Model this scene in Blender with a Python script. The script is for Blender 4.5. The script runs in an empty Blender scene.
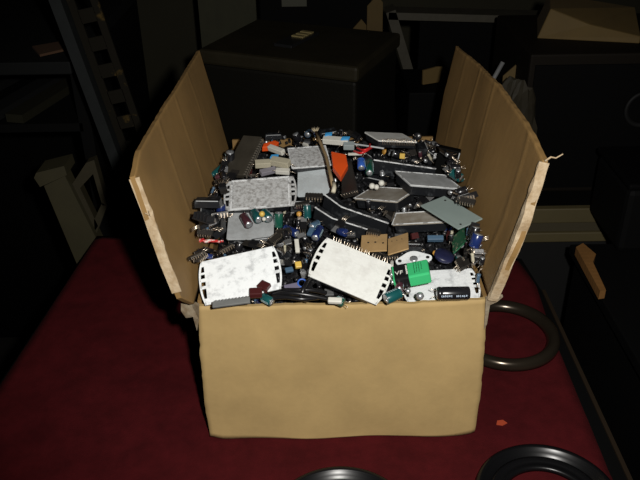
import bpy, math, random
from mathutils import Vector, Matrix, noise
from mathutils.bvhtree import BVHTree
random.seed(11)
PI = math.pi
COL = bpy.context.scene.collection
TZ = 0.75                                   # table height above the floor
OFF = Vector((0, 0, TZ))

# ------------------------------------------------------------------ camera
F_PX, PITCH, YAW, ROLL = 761.07, .5251, .0038, -.0142
CAM = Vector((-.0247, -.6431, .6362))       # relative to the table top
_cp, _sp = math.cos(PITCH), math.sin(PITCH)
FW = Vector((math.sin(YAW)*_cp, math.cos(YAW)*_cp, -_sp))
_r = Vector((math.cos(YAW), -math.sin(YAW), 0)); _u = _r.cross(FW)
RT = _r*math.cos(ROLL) + _u*math.sin(ROLL)
UP = -_r*math.sin(ROLL) + _u*math.cos(ROLL)
def ray(px, py): return FW + RT*((px-320)/F_PX) - UP*((py-240)/F_PX)
def at(px, py, z=None, y=None):             # photo pixel -> point on a level (z) or upright (y) plane, table-relative
    d = ray(px, py)
    t = (z-CAM.z)/d.z if z is not None else (y-CAM.y)/d.y
    return CAM + d*t
def on_plane(px, py, p0, n):
    d = ray(px, py); return CAM + d*((p0-CAM).dot(n)/d.dot(n))
def proj(v):
    d = v-CAM; k = d.dot(FW); return (320+F_PX*d.dot(RT)/k, 240-F_PX*d.dot(UP)/k)

cam_d = bpy.data.cameras.new('camera'); cam = bpy.data.objects.new('camera', cam_d); COL.objects.link(cam)
cam_d.sensor_width = 36; cam_d.lens = F_PX/640*36; cam_d.clip_start = .02
M = Matrix((RT, UP, -FW)).transposed().to_4x4(); M.translation = CAM+OFF
cam.matrix_world = M
bpy.context.scene.camera = cam

# ------------------------------------------------------------------ materials
MATS = {}
def mat(name, col, rough=.5, metal=0., var=0., vscale=40., bump=0., bscale=200., col2=None, thr=None, spec=.5, stripes=None, coat=0.):
    """procedural material: base colour, optional second colour spread by noise, optional bump / corrugation"""
    if name in MATS: return MATS[name]
    m = bpy.data.materials.new(name); m.use_nodes = True
    nt = m.node_tree; N = nt.nodes; L = nt.links
    b = N['Principled BSDF']
    b.inputs['Roughness'].default_value = rough; b.inputs['Metallic'].default_value = metal
    b.inputs['Specular IOR Level'].default_value = spec
    b.inputs['Coat Weight'].default_value = coat
    b.inputs['Base Color'].default_value = (*col, 1)
    tc = N.new('ShaderNodeTexCoord')
    if col2 is not None or var:
        nz = N.new('ShaderNodeTexNoise'); nz.inputs['Scale'].default_value = vscale; nz.inputs['Detail'].default_value = 6
        nz.inputs['Roughness'].default_value = .65
        L.new(tc.outputs['Object'], nz.inputs['Vector'])
        rp = N.new('ShaderNodeValToRGB'); L.new(nz.outputs['Fac'], rp.inputs['Fac'])
        lo, hi = thr or (.35, .65)
        rp.color_ramp.elements[0].position = lo; rp.color_ramp.elements[1].position = hi
        c2 = col2 or tuple(c*(1-var) for c in col)
        rp.color_ramp.elements[0].color = (*c2, 1); rp.color_ramp.elements[1].color = (*col, 1)
        L.new(rp.outputs['Color'], b.inputs['Base Color'])
    h = None
    if bump:
        bz = N.new('ShaderNodeTexNoise'); bz.inputs['Scale'].default_value = bscale; bz.inputs['Detail'].default_value = 4
        L.new(tc.outputs['Object'], bz.inputs['Vector']); h = bz.outputs['Fac']
    if stripes:
        axis, sc, amt = stripes
        w = N.new('ShaderNodeTexWave'); w.bands_direction = axis; w.inputs['Scale'].default_value = sc
        w.inputs['Distortion'].default_value = .6; L.new(tc.outputs['Object'], w.inputs['Vector'])
        mx = N.new('ShaderNodeMath'); mx.operation = 'MULTIPLY_ADD'; mx.inputs[1].default_value = amt
        L.new(w.outputs['Fac'], mx.inputs[0])
        if h: L.new(h, mx.inputs[2])
        else: mx.inputs[2].default_value = 0
        h = mx.outputs[0]
    if h:
        bp = N.new('ShaderNodeBump'); bp.inputs['Strength'].default_value = bump or .3; bp.inputs['Distance'].default_value = .001
        L.new(h, bp.inputs['Height']); L.new(bp.outputs['Normal'], b.inputs['Normal'])
    MATS[name] = m; return m

card = mat('kraft_cardboard', (.395, .275, .118), .75, var=.16, vscale=14, bump=.25, bscale=90, stripes=('X', 40, .16), spec=.25)
card_in = mat('kraft_inside_shaded', (.245, .145, .050), .7, var=.25, vscale=10, bump=.25, bscale=70, stripes=('Y', 22, .10), spec=.3)  # same kraft, darkened: the flash grazing the flaps is put into the colour
card_edge = mat('torn_paper', (.46, .37, .25), .9, bump=.8, bscale=300, col2=(.27, .18, .09), vscale=60)
card_grey = mat('scuffed_paper', (.24, .20, .14), .9, bump=.8, bscale=300, col2=(.12, .08, .04), vscale=90)
red_felt = mat('red_felt', (.064, .0050, .0065), .95, var=.35, vscale=30, bump=.6, bscale=900, spec=.1)
white_alu = mat('white_residue_flash_aluminium', (.78, .81, .82), .5, col2=(.50, .52, .53), vscale=100, thr=(.33, .5), bump=.3, bscale=260)  # residue, with flash overexposure also put into the pale colour
cream_alu = mat('cream_residue_flash_aluminium', (.68, .69, .66), .5, col2=(.58, .58, .55), vscale=90, thr=(.3, .55), bump=.3, bscale=260)  # cream residue, flash whitening likewise painted into the colour
grey_alu = mat('speckled_aluminium', (.52, .53, .53), .45, col2=(.22, .21, .20), vscale=200, thr=(.32, .56), bump=.4, bscale=300)
grey2_alu = mat('dull_aluminium', (.42, .44, .45), .45, col2=(.30, .31, .31), vscale=60, bump=.2, bscale=300)
pale_alu = mat('pale_blue_aluminium', (.50, .55, .57), .45, col2=(.40, .43, .44), vscale=40, bump=.2, bscale=300)
tan_alu = mat('stained_aluminium', (.34, .32, .28), .4, col2=(.20, .17, .13), vscale=50, bump=.2, bscale=300)
rim_white = mat('white_rim', (.74, .76, .77), .5, col2=(.22, .22, .22), vscale=130, thr=(.38, .5))  # pale rims and residue edges, also used for painted edge highlights
blk = mat('black_plastic', (.010, .010, .011), .28, bump=.15, bscale=150, spec=.6)
bg_black = mat('background_black', (.002, .002, .002), .7, spec=.05)
blk_dull = mat('black_dull_plastic', (.012, .0115, .011), .5, bump=.3, bscale=300)
blk_edge = mat('black_module_side', (.010, .011, .013), .3, col2=(.055, .06, .065), vscale=60, thr=(.3, .45), bump=.3, bscale=200)
pin_m = mat('tinned_pins', (.72, .62, .50), .3, metal=.9)
steel = mat('bright_steel', (.70, .71, .72), .3, metal=.8, var=.2)
greyplate = mat('sage_grey_plate', (.23, .285, .27), .5, var=.1, vscale=20)
board_tan = mat('tan_perfboard', (.42, .27, .12), .6, var=.2, vscale=40)
hole_m = mat('hole_black', (.006, .005, .004), .9)
bat_green = mat('battery_green', (.045, .46, .17), .35, coat=.3)
orange_p = mat('orange_plastic', (.72, .085, .012), .45, var=.15, vscale=30)
red_w = mat('red_wire', (.55, .02, .02), .35)
beige_p = mat('beige_ceramic', (.42, .39, .29), .7, var=.15)
white_p = mat('white_ceramic', (.62, .61, .55), .6, var=.2)
pcb = mat('green_pcb', (.02, .10, .05), .4, col2=(.30, .28, .2), vscale=160, thr=(.38, .42))
slv = {'black': mat('sleeve_black', (.010, .010, .012), .25, coat=.4),
       'navy blue': mat('sleeve_navy', (.010, .022, .10), .25, coat=.4),
       'dark teal': mat('sleeve_teal', (.008, .07, .072), .28, coat=.4),
       'dark green': mat('sleeve_green', (.008, .075, .05), .28, coat=.4),
       'plum brown': mat('sleeve_plum', (.06, .02, .028), .28, coat=.4),
       'slate blue': mat('sleeve_slate', (.06, .11, .17), .3, coat=.4),
       'bright blue': mat('sleeve_blue', (.03, .10, .40), .3, coat=.4)}
can_m = mat('aluminium_can', (.50, .52, .54), .35, metal=.7, var=.3)
copper = mat('copper_wire', (.45, .20, .09), .35, metal=.8, var=.3)
amber = mat('amber_dip', (.50, .26, .05), .35)
yellow = mat('yellow_film', (.60, .40, .08), .4)
maroon = mat('maroon_dip', (.055, .012, .012), .3, coat=.3)
skyblue = mat('sky_blue_plastic', (.05, .30, .62), .4)
cable_m = mat('black_cable', (.008, .008, .009), .3)
dark_ic = mat('dark_ic_case', (.024, .021, .018), .45, bump=.3, bscale=200, var=.3)
chrome_d = mat('dark_chrome', (.055, .043, .030), .22, metal=.7, var=.3, vscale=8)
black_gl = mat('black_gloss', (.004, .004, .0045), .30, spec=.3)
case_m = mat('black_vinyl', (.005, .0045, .003), .6, spec=.12, bump=.4, bscale=200)
case_lid = mat('paler_vinyl_lid', (.020, .0165, .009), .6, spec=.12, bump=.4, bscale=200, var=.3, vscale=12)  # lid vinyl, paler than the body
brass = mat('dull_brass', (.24, .19, .08), .5, var=.3)
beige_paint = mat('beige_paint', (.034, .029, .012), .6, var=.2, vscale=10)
bench_beige = mat('bench_edge_beige', (.080, .063, .026), .6, var=.15, vscale=8)
dk_panel = mat('dark_grey_panel', (.010, .010, .010), .7, spec=.15)
blk_wood = mat('black_stained_wood', (.0025, .0025, .0025), .7, spec=.08)
wood_lt = mat('pale_wood', (.24, .115, .035), .5, stripes=('Y', 30, .3), var=.25, vscale=25)
steel_grey = mat('grey_painted_steel', (.011, .0125, .0125), .6, spec=.15, var=.2)
rust_steel = mat('rusty_steel', (.006, .005, .003), .8, spec=.1, col2=(.05, .032, .008), vscale=25, thr=(.34, .42))
frame_grey = mat('grey_frame_metal', (.050, .045, .033), .6, spec=.2, var=.2)
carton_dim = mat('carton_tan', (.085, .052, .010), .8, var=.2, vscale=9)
bag_m = mat('grey_plastic_bag', (.026, .022, .014), .6, spec=.15, bump=.6, bscale=30, var=.3)
wall_m = mat('olive_wall', (.03, .027, .014), .9, var=.15, vscale=3)
floor_m = mat('dark_floor', (.010, .009, .007), .7, var=.3, vscale=4)
ceil_m = mat('ceiling_white', (.55, .53, .48), .9)

# ------------------------------------------------------------------ mesh builder
class MB:
    def __init__(s): s.v = []; s.f = []; s.sm = []
    def add(s, vs, fs, smooth=False, X=None):
        b = len(s.v); s.v += [Vector(v) if X is None else X @ Vector(v) for v in vs]
        s.f += [tuple(b+i for i in f) for f in fs]; s.sm += [smooth]*len(fs); return s
    def box(s, c, d, X=None, taper=1.):
        x, y, z = (k/2 for k in d); c = Vector(c)
        vs = [c+Vector((sx*x*(taper if sz > 0 else 1), sy*y*(taper if sz > 0 else 1), sz*z)) for sz in (-1, 1) for sy in (-1, 1) for sx in (-1, 1)]
        return s.add(vs, [(0, 2, 3, 1), (4, 5, 7, 6), (0, 1, 5, 4), (2, 6, 7, 3), (0, 4, 6, 2), (1, 3, 7, 5)], False, X)
    def prism(s, poly, z0, z1, X=None, shrink=1., smooth=False):
        n = len(poly); cx = sum(p[0] for p in poly)/n; cy = sum(p[1] for p in poly)/n
        vs = [(cx+(p[0]-cx)*shrink, cy+(p[1]-cy)*shrink, z0) for p in poly] + [(p[0], p[1], z1) for p in poly]
        a = sum(poly[i][0]*poly[(i+1) % n][1]-poly[(i+1) % n][0]*poly[i][1] for i in range(n))
        fs = [tuple(range(n))[::-1], tuple(range(n, 2*n))] + [(i, (i+1) % n, n+(i+1) % n, n+i) for i in range(n)]
        if a < 0: fs = [f[::-1] for f in fs]
        return s.add(vs, fs, smooth, X)
    def lathe(s, prof, seg=24, X=None, smooth=True, closed=False):
        vs = []; n = len(prof)
        for k in range(seg):
            a = 2*PI*k/seg
            vs += [(r*math.cos(a), r*math.sin(a), z) for r, z in prof]
        fs = []
        for k in range(seg):
            for i in range(n if closed else n-1):
                j = (i+1) % n
                fs.append((k*n+i, ((k+1) % seg)*n+i, ((k+1) % seg)*n+j, k*n+j))
        if not closed:
            fs.append(tuple(k*n for k in range(seg))[::-1]); fs.append(tuple(k*n+n-1 for k in range(seg)))
        return s.add(vs, fs, smooth, X)
    def tube(s, pts, r, seg=8, X=None, taper=1.):
        pts = [Vector(p) for p in pts]; n = len(pts); vs = []; fs = []; prev = None
        for i, p in enumerate(pts):
            t = (pts[min(i+1, n-1)]-pts[max(i-1, 0)]).normalized()
            a = t.orthogonal().normalized() if prev is None else (prev-t*prev.dot(t)).normalized()
            prev = a; b = t.cross(a); rr = r*(1+(taper-1)*i/max(1, n-1))
            vs += [p+(a*math.cos(2*PI*k/seg)+b*math.sin(2*PI*k/seg))*rr for k in range(seg)]
        for i in range(n-1):
            for k in range(seg): fs.append((i*seg+k, i*seg+(k+1) % seg, (i+1)*seg+(k+1) % seg, (i+1)*seg+k))
        fs += [tuple(range(seg))[::-1], tuple(range((n-1)*seg, n*seg))]
        return s.add(vs, fs, True, X)
    def mesh(s, name, m):
        me = bpy.data.meshes.new(name); me.from_pydata([tuple(v) for v in s.v], [], s.f)
        me.polygons.foreach_set('use_smooth', s.sm); me.materials.append(m); me.update(); return me
    def build(s, name, m, parent=None, X=None, bevel=0.):
        o = bpy.data.objects.new(name, s.mesh(name, m)); COL.objects.link(o)
        if X is not None: o.matrix_world = X
        if parent is not None: o.parent = parent
        if bevel:
            bv = o.modifiers.new('bevel', 'BEVEL'); bv.width = bevel; bv.segments = 2; bv.limit_method = 'ANGLE'; bv.angle_limit = .6
        return o
def tag(o, label, cat, group=None, kind=None):
    o['label'] = label; o['category'] = cat
    if group: o['group'] = group
    if kind: o['kind'] = kind
    return o
def thing(name, X, label, cat, group=None):
    o = bpy.data.objects.new(name, None); COL.objects.link(o); o.empty_display_size = .02
    o.matrix_world = X; return tag(o, label, cat, group)
def struct(name, mb, m): o = mb.build(name, m); o['kind'] = 'structure'; return o
def T(x, y, z): return Matrix.Translation(Vector((x, y, z))+OFF)
def axrot(rx, ry, yaw):
    v = Vector((rx, ry, 0)); a = v.length
    m = Matrix.Rotation(a, 4, v.normalized()) if a > 1e-6 else Matrix.Identity(4)
    return m @ Matrix.Rotation(yaw, 4, 'Z')
def frame(pose): (c, r, w, h) = pose; return T(*c) @ axrot(*r), w, h
def look(p, q):                                # frame at p with z axis towards q (table-relative)
    z = (q-p).normalized(); x = z.orthogonal().normalized(); y = z.cross(x)
    X = Matrix((x, y, z)).transposed().to_4x4(); X.translation = p+OFF; return X
BLOCK = []                                      # (bvh, lo, hi) of everything lying in the box, for placing loose parts
def block(vs, fs):
    lo = Vector([min(v[i] for v in vs) for i in range(3)]); hi = Vector([max(v[i] for v in vs) for i in range(3)])
    BLOCK.append((BVHTree.FromPolygons(vs, fs), lo, hi))
def block_obj(root):
    for o in [root]+list(root.children):
        if o.type != 'MESH': continue
        X = (root.matrix_world @ o.matrix_basis) if o is not root else o.matrix_basis
        block([X @ v.co for v in o.data.vertices], [tuple(p.vertices) for p in o.data.polygons])
def resample(pl, n):
    pl = [Vector(p) for p in pl]; d = [0]
    for a, b in zip(pl, pl[1:]): d.append(d[-1]+(b-a).length)
    out = []
    for k in range(n+1):
        t = d[-1]*k/n; i = 0
        while i < len(pl)-2 and d[i+1] < t: i += 1
        out.append(pl[i].lerp(pl[i+1], (t-d[i])/max(1e-9, d[i+1]-d[i])))
    return out
def coons(bottom, top, left, right, nu, nv, thick, wob=.0, wscale=12., jag=0., outward=None, folds=()):
    """sheet with thickness spanned by four edges (bottom/top left->right, left/right bottom->top)"""
    B, Tp, Lf, Rt = resample(bottom, nu), resample(top, nu), resample(left, nv), resample(right, nv)
    g = []
    for j in range(nv+1):
        v = j/nv
        for i in range(nu+1):
            u = i/nu
            p = (B[i]*(1-v)+Tp[i]*v)+(Lf[j]*(1-u)+Rt[j]*u)-(B[0]*(1-u)*(1-v)+B[nu]*u*(1-v)+Tp[0]*(1-u)*v+Tp[nu]*u*v)
            g.append(p)
    nrm = (B[nu]-B[0]).cross(Lf[nv]-Lf[0]).normalized()
    if outward is not None and nrm.dot(outward) < 0: flip = True
    else: flip = False
    no = -nrm if flip else nrm
    for k, p in enumerate(g):
        i, j = k % (nu+1), k//(nu+1)
        p += no*(noise.noise(p*wscale)*wob)
        for fu, fa, fw_ in folds: p -= no*fa*math.exp(-(((k % (nu+1))/nu-fu-.02*noise.noise(p*14))/fw_)**2)
        if jag and (i in (0, nu) or j == nv): p += Vector((noise.noise(p*90), noise.noise(p*90+Vector((7, 3, 1))), noise.noise(p*90+Vector((1, 9, 4)))))*jag
    n = len(g); mb = MB(); vs = [p+OFF for p in g]+[p+no*thick+OFF for p in g]
    fs = []; W = nu+1
    for j in range(nv):
        for i in range(nu):
            q = (j*W+i, j*W+i+1, (j+1)*W+i+1, (j+1)*W+i)
            if flip: fs += [q, tuple(n+k for k in q[::-1])]
            else: fs += [q[::-1], tuple(n+k for k in q)]
    rim = [i for i in range(W)]+[j*W+nu for j in range(1, nv+1)]+[nv*W+i for i in range(nu-1, -1, -1)]+[j*W for j in range(nv-1, 0, -1)]
    for a, b in zip(rim, rim[1:]+rim[:1]): fs.append((a, b, n+b, n+a) if not flip else (b, a, n+a, n+b))
    mb.add(vs, fs, False); mb.sm = [k < 2*nu*nv for k in range(len(fs))]
    return mb

# ------------------------------------------------------------------ the room
RX0, RX1, RY0, RY1, RZ1 = -1.7, 1.7, -1.9, 2.1, 1.75
struct('floor', MB().box((0, .1, -.03), (3.6, 4.2, .06)), floor_m)
struct('ceiling', MB().box((0, .1, RZ1+TZ+.03), (3.6, 4.2, .06)), ceil_m)
for nm, c, d in (('wall_back', (0, RY1+.05, 1.25), (3.6, .1, 2.5)), ('wall_front', (0, RY0-.05, 1.25), (3.6, .1, 2.5)),
                 ('wall_left', (RX0-.05, .1, 1.25), (.1, 4.2, 2.5)), ('wall_right', (RX1+.05, .1, 1.25), (.1, 4.2, 2.5))):
    struct(nm, MB().box(c, d), wall_m)

# table and cloth
tb = thing('work_table', T(-.07, 0, -.75), 'dark work table under the red cloth, carrying the open cardboard box', 'table')
def loc(o, p): return p-Vector((o.location)) + OFF
top_poly = [(-.40, .483), (.301, .392), (.309, .30), (.302, -.45), (-.475, -.45), (-.434, .10)]
MB().prism([(x+.07, y) for x, y in top_poly[::-1]], .75-.032, .75-.004).build('tabletop', blk_wood, tb)
MB().add([(x+.07, y, z) for y in (.30, -.45) for x, z in ((.3092-.0070*(.30-y)/.75, .7), (.3142-.0070*(.30-y)/.75, .7), (.3142-.0070*(.30-y)/.75, .748), (.3092-.0070*(.30-y)/.75, .748))],
         [(0, 1, 2, 3), (7, 6, 5, 4), (0, 4, 5, 1), (1, 5, 6, 2), (2, 6, 7, 3), (3, 7, 4, 0)]).build('edge_trim', mat('edge_brown', (.018, .012, .007), .6, spec=.15), tb)
for x, y in ((-.33, .40), (.25, .33), (.25, -.40), (-.40, -.40)):
    MB().box((x+.07, y, .36), (.045, .045, .718)).build('leg', blk_wood, tb)
cl = coons([(-.474, -.45, -.001), (.296, -.45, -.001)], [(-.398, .481, -.001), (.0, .43, -.001), (.291, .388, -.001)],
           [(-.474, -.45, -.001), (-.429, .102, -.001), (-.398, .481, -.001)],
           [(.296, -.45, -.001), (.288, -.055, -.001), (.294, .198, -.001), (.303, .31, -.001), (.291, .388, -.001)], 60, 70, .0012, wob=.0008, wscale=25)
tag(cl.build('tablecloth', red_felt), 'dark red felt cloth spread over the table beneath the box', 'tablecloth')

# ------------------------------------------------------------------ cardboard box
H, D, HW = .1886, .4068, .15
bx = thing('cardboard_box', T(0, D/2, 0), 'open brown cardboard box with raised torn side flaps, heaped with scrap parts', 'box')
def part(mb, name, m, parent=bx, **k):          # mesh given in world coordinates, kept under the box
    o = mb.build(name, m, None, **k); o.parent = parent
    o.matrix_parent_inverse = parent.matrix_world.inverted() if parent.parent is None else (parent.parent.matrix_world).inverted()
    return o
bpy.context.view_layer.update()
p0, ny = Vector((0, 0, 0)), Vector((0, 1, 0))
fp = lambda *ps: [on_plane(x, y, p0, ny) for x, y in ps]
fw_ = coons(fp((210, 436), (222, 439), (300, 441), (380, 440), (452, 437), (475, 433)),
            fp((197, 307), (260, 307), (330, 305), (400, 304), (487, 300)),
            fp((210, 436), (205, 405), (200, 350), (197, 307)),
            fp((475, 433), (480, 400), (484, 350), (487, 300)), 60, 30, .004, wob=.0035, wscale=14, jag=.0012, outward=Vector((0, 1, 0)))
zmin = min(v.z for v in fw_.v)
if zmin < TZ+.0012:
    for v in fw_.v:
        if v.z < TZ+.0012: v.z = TZ+.0012
part(fw_, 'front_wall', card)
part(MB().box((0, D-.002, TZ+H/2+.008), (.296, .004, H+.012)), 'back_wall', card_in)
for s in (-1, 1):
    part(MB().box((s*(HW-.002), D/2+.003, TZ+H/2+.001), (.004, D-.012, H-.002)), 'side_wall', card_in)
part(MB().box((0, D/2+.003, TZ+.0035), (.29, D-.012, .004)), 'bottom_panel', card_in)
# back flap folded away behind
bf = coons([(-.147, D+.0005, H+.013), (.147, D+.0005, H+.013)], [(-.14, D+.11, H-.035), (.14, D+.11, H-.04)],
           [(-.147, D+.0005, H+.013), (-.14, D+.11, H-.035)], [(.147, D+.0005, H+.013), (.14, D+.11, H-.04)], 30, 12, .004, wob=.003, jag=.0015, outward=Vector((0, 0, -1)))
part(bf, 'back_flap', card_in)
# left flap
al, ar = .268, .2205
pl, nl = Vector((-HW, 0, H)), Vector((math.cos(al), 0, math.sin(al)))
L_ = lambda *ps: [on_plane(x, y, pl, nl) for x, y in ps]
lf = coons(L_((194, 304), (211, 240), (231, 149)), L_((134, 176), (139, 150), (170, 99), (200, 50)),
           L_((194, 304), (181, 298), (166, 262), (149, 215), (134, 176)), L_((229, 150), (214, 98), (200, 50)),
           120, 36, .0045, wob=.0025, wscale=9, jag=.0006, outward=-nl, folds=((.30, .0007, .006), (.52, .0007, .006), (.74, .0006, .006)))
lfo = part(lf, 'side_flap', card_in)
pr, nr = Vector((HW, 0, H)), Vector((-math.cos(ar), 0, math.sin(ar)))
R_ = lambda *ps: [on_plane(x, y, pr, nr) for x, y in ps]
rf = coons(R_((489, 301), (466, 232), (435, 143)), R_((545, 160), (530, 130), (499, 84), (456, 46)),
           R_((489, 301), (516, 248), (533, 195), (544, 160)), R_((435, 143), (443, 96), (456, 46)),
           120, 36, .0045, wob=.003, wscale=9, jag=.0009, outward=-nr, folds=((.47, .0007, .007), (.66, .0009, .008), (.83, .0005, .007), (.13, .0007, .010)))
rfo = part(rf, 'side_flap', card_in)
# creases that run along the flaps (raised liner ridges)
def ridge(P, pts, n, r): return MB().tube([p+OFF-n*(r*.55) for p in resample(P(*pts), 14)], r, 6)
bpy.context.view_layer.update()
# torn liner along the front edges
def torn(P, pts, n, wid, seed):
    rs = resample(P(*pts), 34); mb = MB(); vs = []; fs = []
    for i, p in enumerate(rs):
        t = (rs[min(i+1, len(rs)-1)]-rs[max(i-1, 0)]).normalized(); w = n.cross(t).normalized()
        e_ = .35+.65*math.sin(PI*min(1, max(0, (i+1)/len(rs))))
        a = wid*e_*(.7+.5*noise.noise(p*40+Vector((seed, 0, 0)))); b = wid*e_*(.6+.6*noise.noise(p*70+Vector((0, seed, 0))))
        k = .0010*noise.noise(p*120)
        vs += [p+w*a+n*(.0036+k)+OFF, p-w*b+n*(.0036-k)+OFF, p-w*b*.9-n*.006+OFF, p+w*a*.8-n*.006+OFF]
    for i in range(len(rs)-1):
        for k in range(4): fs.append((4*i+k, 4*i+(k+1) % 4, 4*i+4+(k+1) % 4, 4*i+4+k))
    fs += [(0, 1, 2, 3), tuple(4*(len(rs)-1)+k for k in (3, 2, 1, 0))]
    return mb.add(vs, fs)
def sub(mb, name, m, par):
    o = mb.build(name, m); o.parent = par; o.matrix_parent_inverse = (bx.matrix_world).inverted() @ Matrix.Identity(4); o.matrix_parent_inverse = par.matrix_world.inverted(); return o
o = sub(torn(R_, ((491, 300), (515, 244), (532, 196), (543, 162)), nr, .0062, 3), 'torn_edge', card_edge, rfo); o['label'] = 'off-white torn paper layers along the front edge'
o = sub(torn(L_, ((178, 292), (165, 260), (149, 214), (135, 178)), nl, .0015, 8), 'torn_edge', card_edge, lfo); o['label'] = 'frayed whitish front edge'
c = R_((545, 161))[0]
sub(MB().tube([c+OFF, at(551, 157, y=c.y)+OFF, at(556, 158, y=c.y)+OFF, at(563, 154, y=c.y-.004)+OFF], .0011, 6, taper=.5), 'paper_shred', card_edge, rfo)
c = L_((149, 213))[0]
sub(MB().tube([c+OFF, at(148, 209, y=c.y)+OFF, at(150, 216, y=c.y-.003)+OFF, at(145, 213, y=c.y-.004)+OFF], .0013, 6, taper=.4), 'paper_shred', card_edge, lfo)
# torn corner webs where the flaps meet the front wall
def web(pts, seed):
    mb = MB(); vs = []; n = len(pts)
    P = [at(x, y, y=yy) for x, y, yy in pts]
    for k, p in enumerate(P): vs.append(p+OFF)
    for p in P: vs.append(p+OFF+Vector((0, .003, .001)))
    fs = [tuple(range(n)), tuple(range(n, 2*n))[::-1]]+[(i, (i+1) % n, n+(i+1) % n, n+i) for i in range(n)]
    return mb.add(vs, fs)
part(web([(181, 302, .006), (190, 302, .006), (199, 306, -.001), (199, 320, -.001), (197, 331, -.001), (193, 317, .002), (186, 318, .004), (181, 311, .005)], 1), 'torn_corner', card_grey)
part(web([(486, 299, -.001), (493, 296, .005), (503, 297, .002), (497, 302, 0), (490, 305, -.001), (487, 324, -.001), (484, 330, -.001)], 2), 'torn_corner', card_grey)

# ------------------------------------------------------------------ scrap modules
POSE = {
'P1': ((-0.1052, 0.0183, 0.2130), (0.476, -0.124, 0.134), 0.0781, 0.0524), 'P2': ((0.0097, 0.0220, 0.2140), (0.494, 0.145, -0.368), 0.0749, 0.0514),
'P3': ((.1050, .0325, .1880), (.139, -.035, .016), .0750, .0470), 'P4': ((-.0929, .1803, .2260), (.315, -.065, .018), .0805, .0500),
'P5': ((-.1024, .1359, .2060), (.186, .023, .021), .0540, .0481), 'P6': ((-.0339, .2611, .2370), (.161, .017, .138), .0509, .0470),
'P7': ((-.0273, .2200, .2200), (.315, -.028, -.014), .0428, .0482), 'A': ((.1110, .1906, .2350), (-.113, .205, .301), .0702, .0466),
'B': ((.0571, .1767, .2240), (-.157, -.146, -.640), .0617, .0436), 'C': ((.0945, .1287, .2170), (.026, -.223, -.297), .0636, .0255),
'G': ((.1234, .0986, .2400), (.052, -.023, -.992), .0618, .0352), 'T': ((.0742, .2922, .2500), (-.156, .156, .386), .0584, .0426),
'D': ((.0215, .1491, .2190), (.170, .180, -.334), .0839, .0134), 'E': ((.0091, .1335, .2120), (.066, .185, -.301), .0819, .0097),
'DIP': ((-.1210, .2800, .2330), (.30, -.14, -.323), .0270, .0760), 'H': ((.0878, .2403, .2360), (.049, .110, -.130), .0791, .0109),
'BD1': ((.0383, .0899, .2070), (.085, -.116, -.108), .0291, .0312), 'BD2': ((.0642, .0823, .2100), (-.010, -.389, -.095), .0236, .0332),
'TO3': ((.0789, .0567, .2050), (.209, -.104, .714), .0311, .0244), 'BAT': ((.0721, .0107, .2220), (.112, -.244, -.027), .0266, .0279),
'F': ((.0145, .2231, .2250), (.111, -.278, .009), .0207, .0691), 'GS': ((-.1126, -.0007, .1960), (-.077, .057, -.066), .0377, .0134)}
LAND = {}                                       # landmarks for describing the loose parts: phrase -> pixel
GUARD = []                                      # pixel outlines that loose parts must not cover
def guard(X, w, h): GUARD.append([proj(X @ Vector((sx*w/2, sy*h/2, 0))-OFF) for sx, sy in ((-1, 1), (1, 1), (1, -1), (-1, -1))])

def comb_plate(w, h, t, comb):
    """aluminium back plate; at each comb end a bowed rim stands off the plate on short webs, leaving slots"""
    mb = MB(); x = w/2
    if not comb:
        c = .0016
        return mb.prism([(-x+c, -h/2), (x-c, -h/2), (x, -h/2+c), (x, h/2-c), (x-c, h/2), (-x+c, h/2), (-x, h/2-c), (-x, -h/2+c)], -t, 0)
    e, bulge = .0026, .0040
    mb.prism([(-x+e, -h/2), (x-e, -h/2), (x-e, h/2), (-x+e, h/2)], -t, 0)
    for s in (-1, 1):
        sh = lambda u: bulge*(1-abs(u)**2.4)
        for k in range(14):
            u0, u1 = -1+2*k/14, -1+2*(k+1)/14
            q = [(x+sh(u0), u0*h/2), (x+sh(u1), u1*h/2), (x+sh(u1)-.0021, u1*h/2), (x+sh(u0)-.0021, u0*h/2)]
            mb.prism([(s*a, b) for a, b in q], -t, 0)
        for y0, y1 in ((-.5, -.36), (-.13, -.07), (.03, .10), (.20, .24), (.38, .5)):
            xo = x+sh(y0+y1)-.0008
            mb.prism([(s*(x-e-.0004), y0*h), (s*xo, y0*h), (s*xo, y1*h), (s*(x-e-.0004), y1*h)], -t, 0)
    return mb
def rim_highlight_frame(w, h, e, t, wd=.0016):
    mb = MB(); x = w/2-e
    for c, d in (((0, h/2-wd/2, t/2), (2*x, wd, t)), ((0, -h/2+wd/2, t/2), (2*x, wd, t)), ((x-wd/2, 0, t/2), (wd, h-2*wd, t)), ((-x+wd/2, 0, t/2), (wd, h-2*wd, t))): mb.box(c, d)
    return mb
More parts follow.
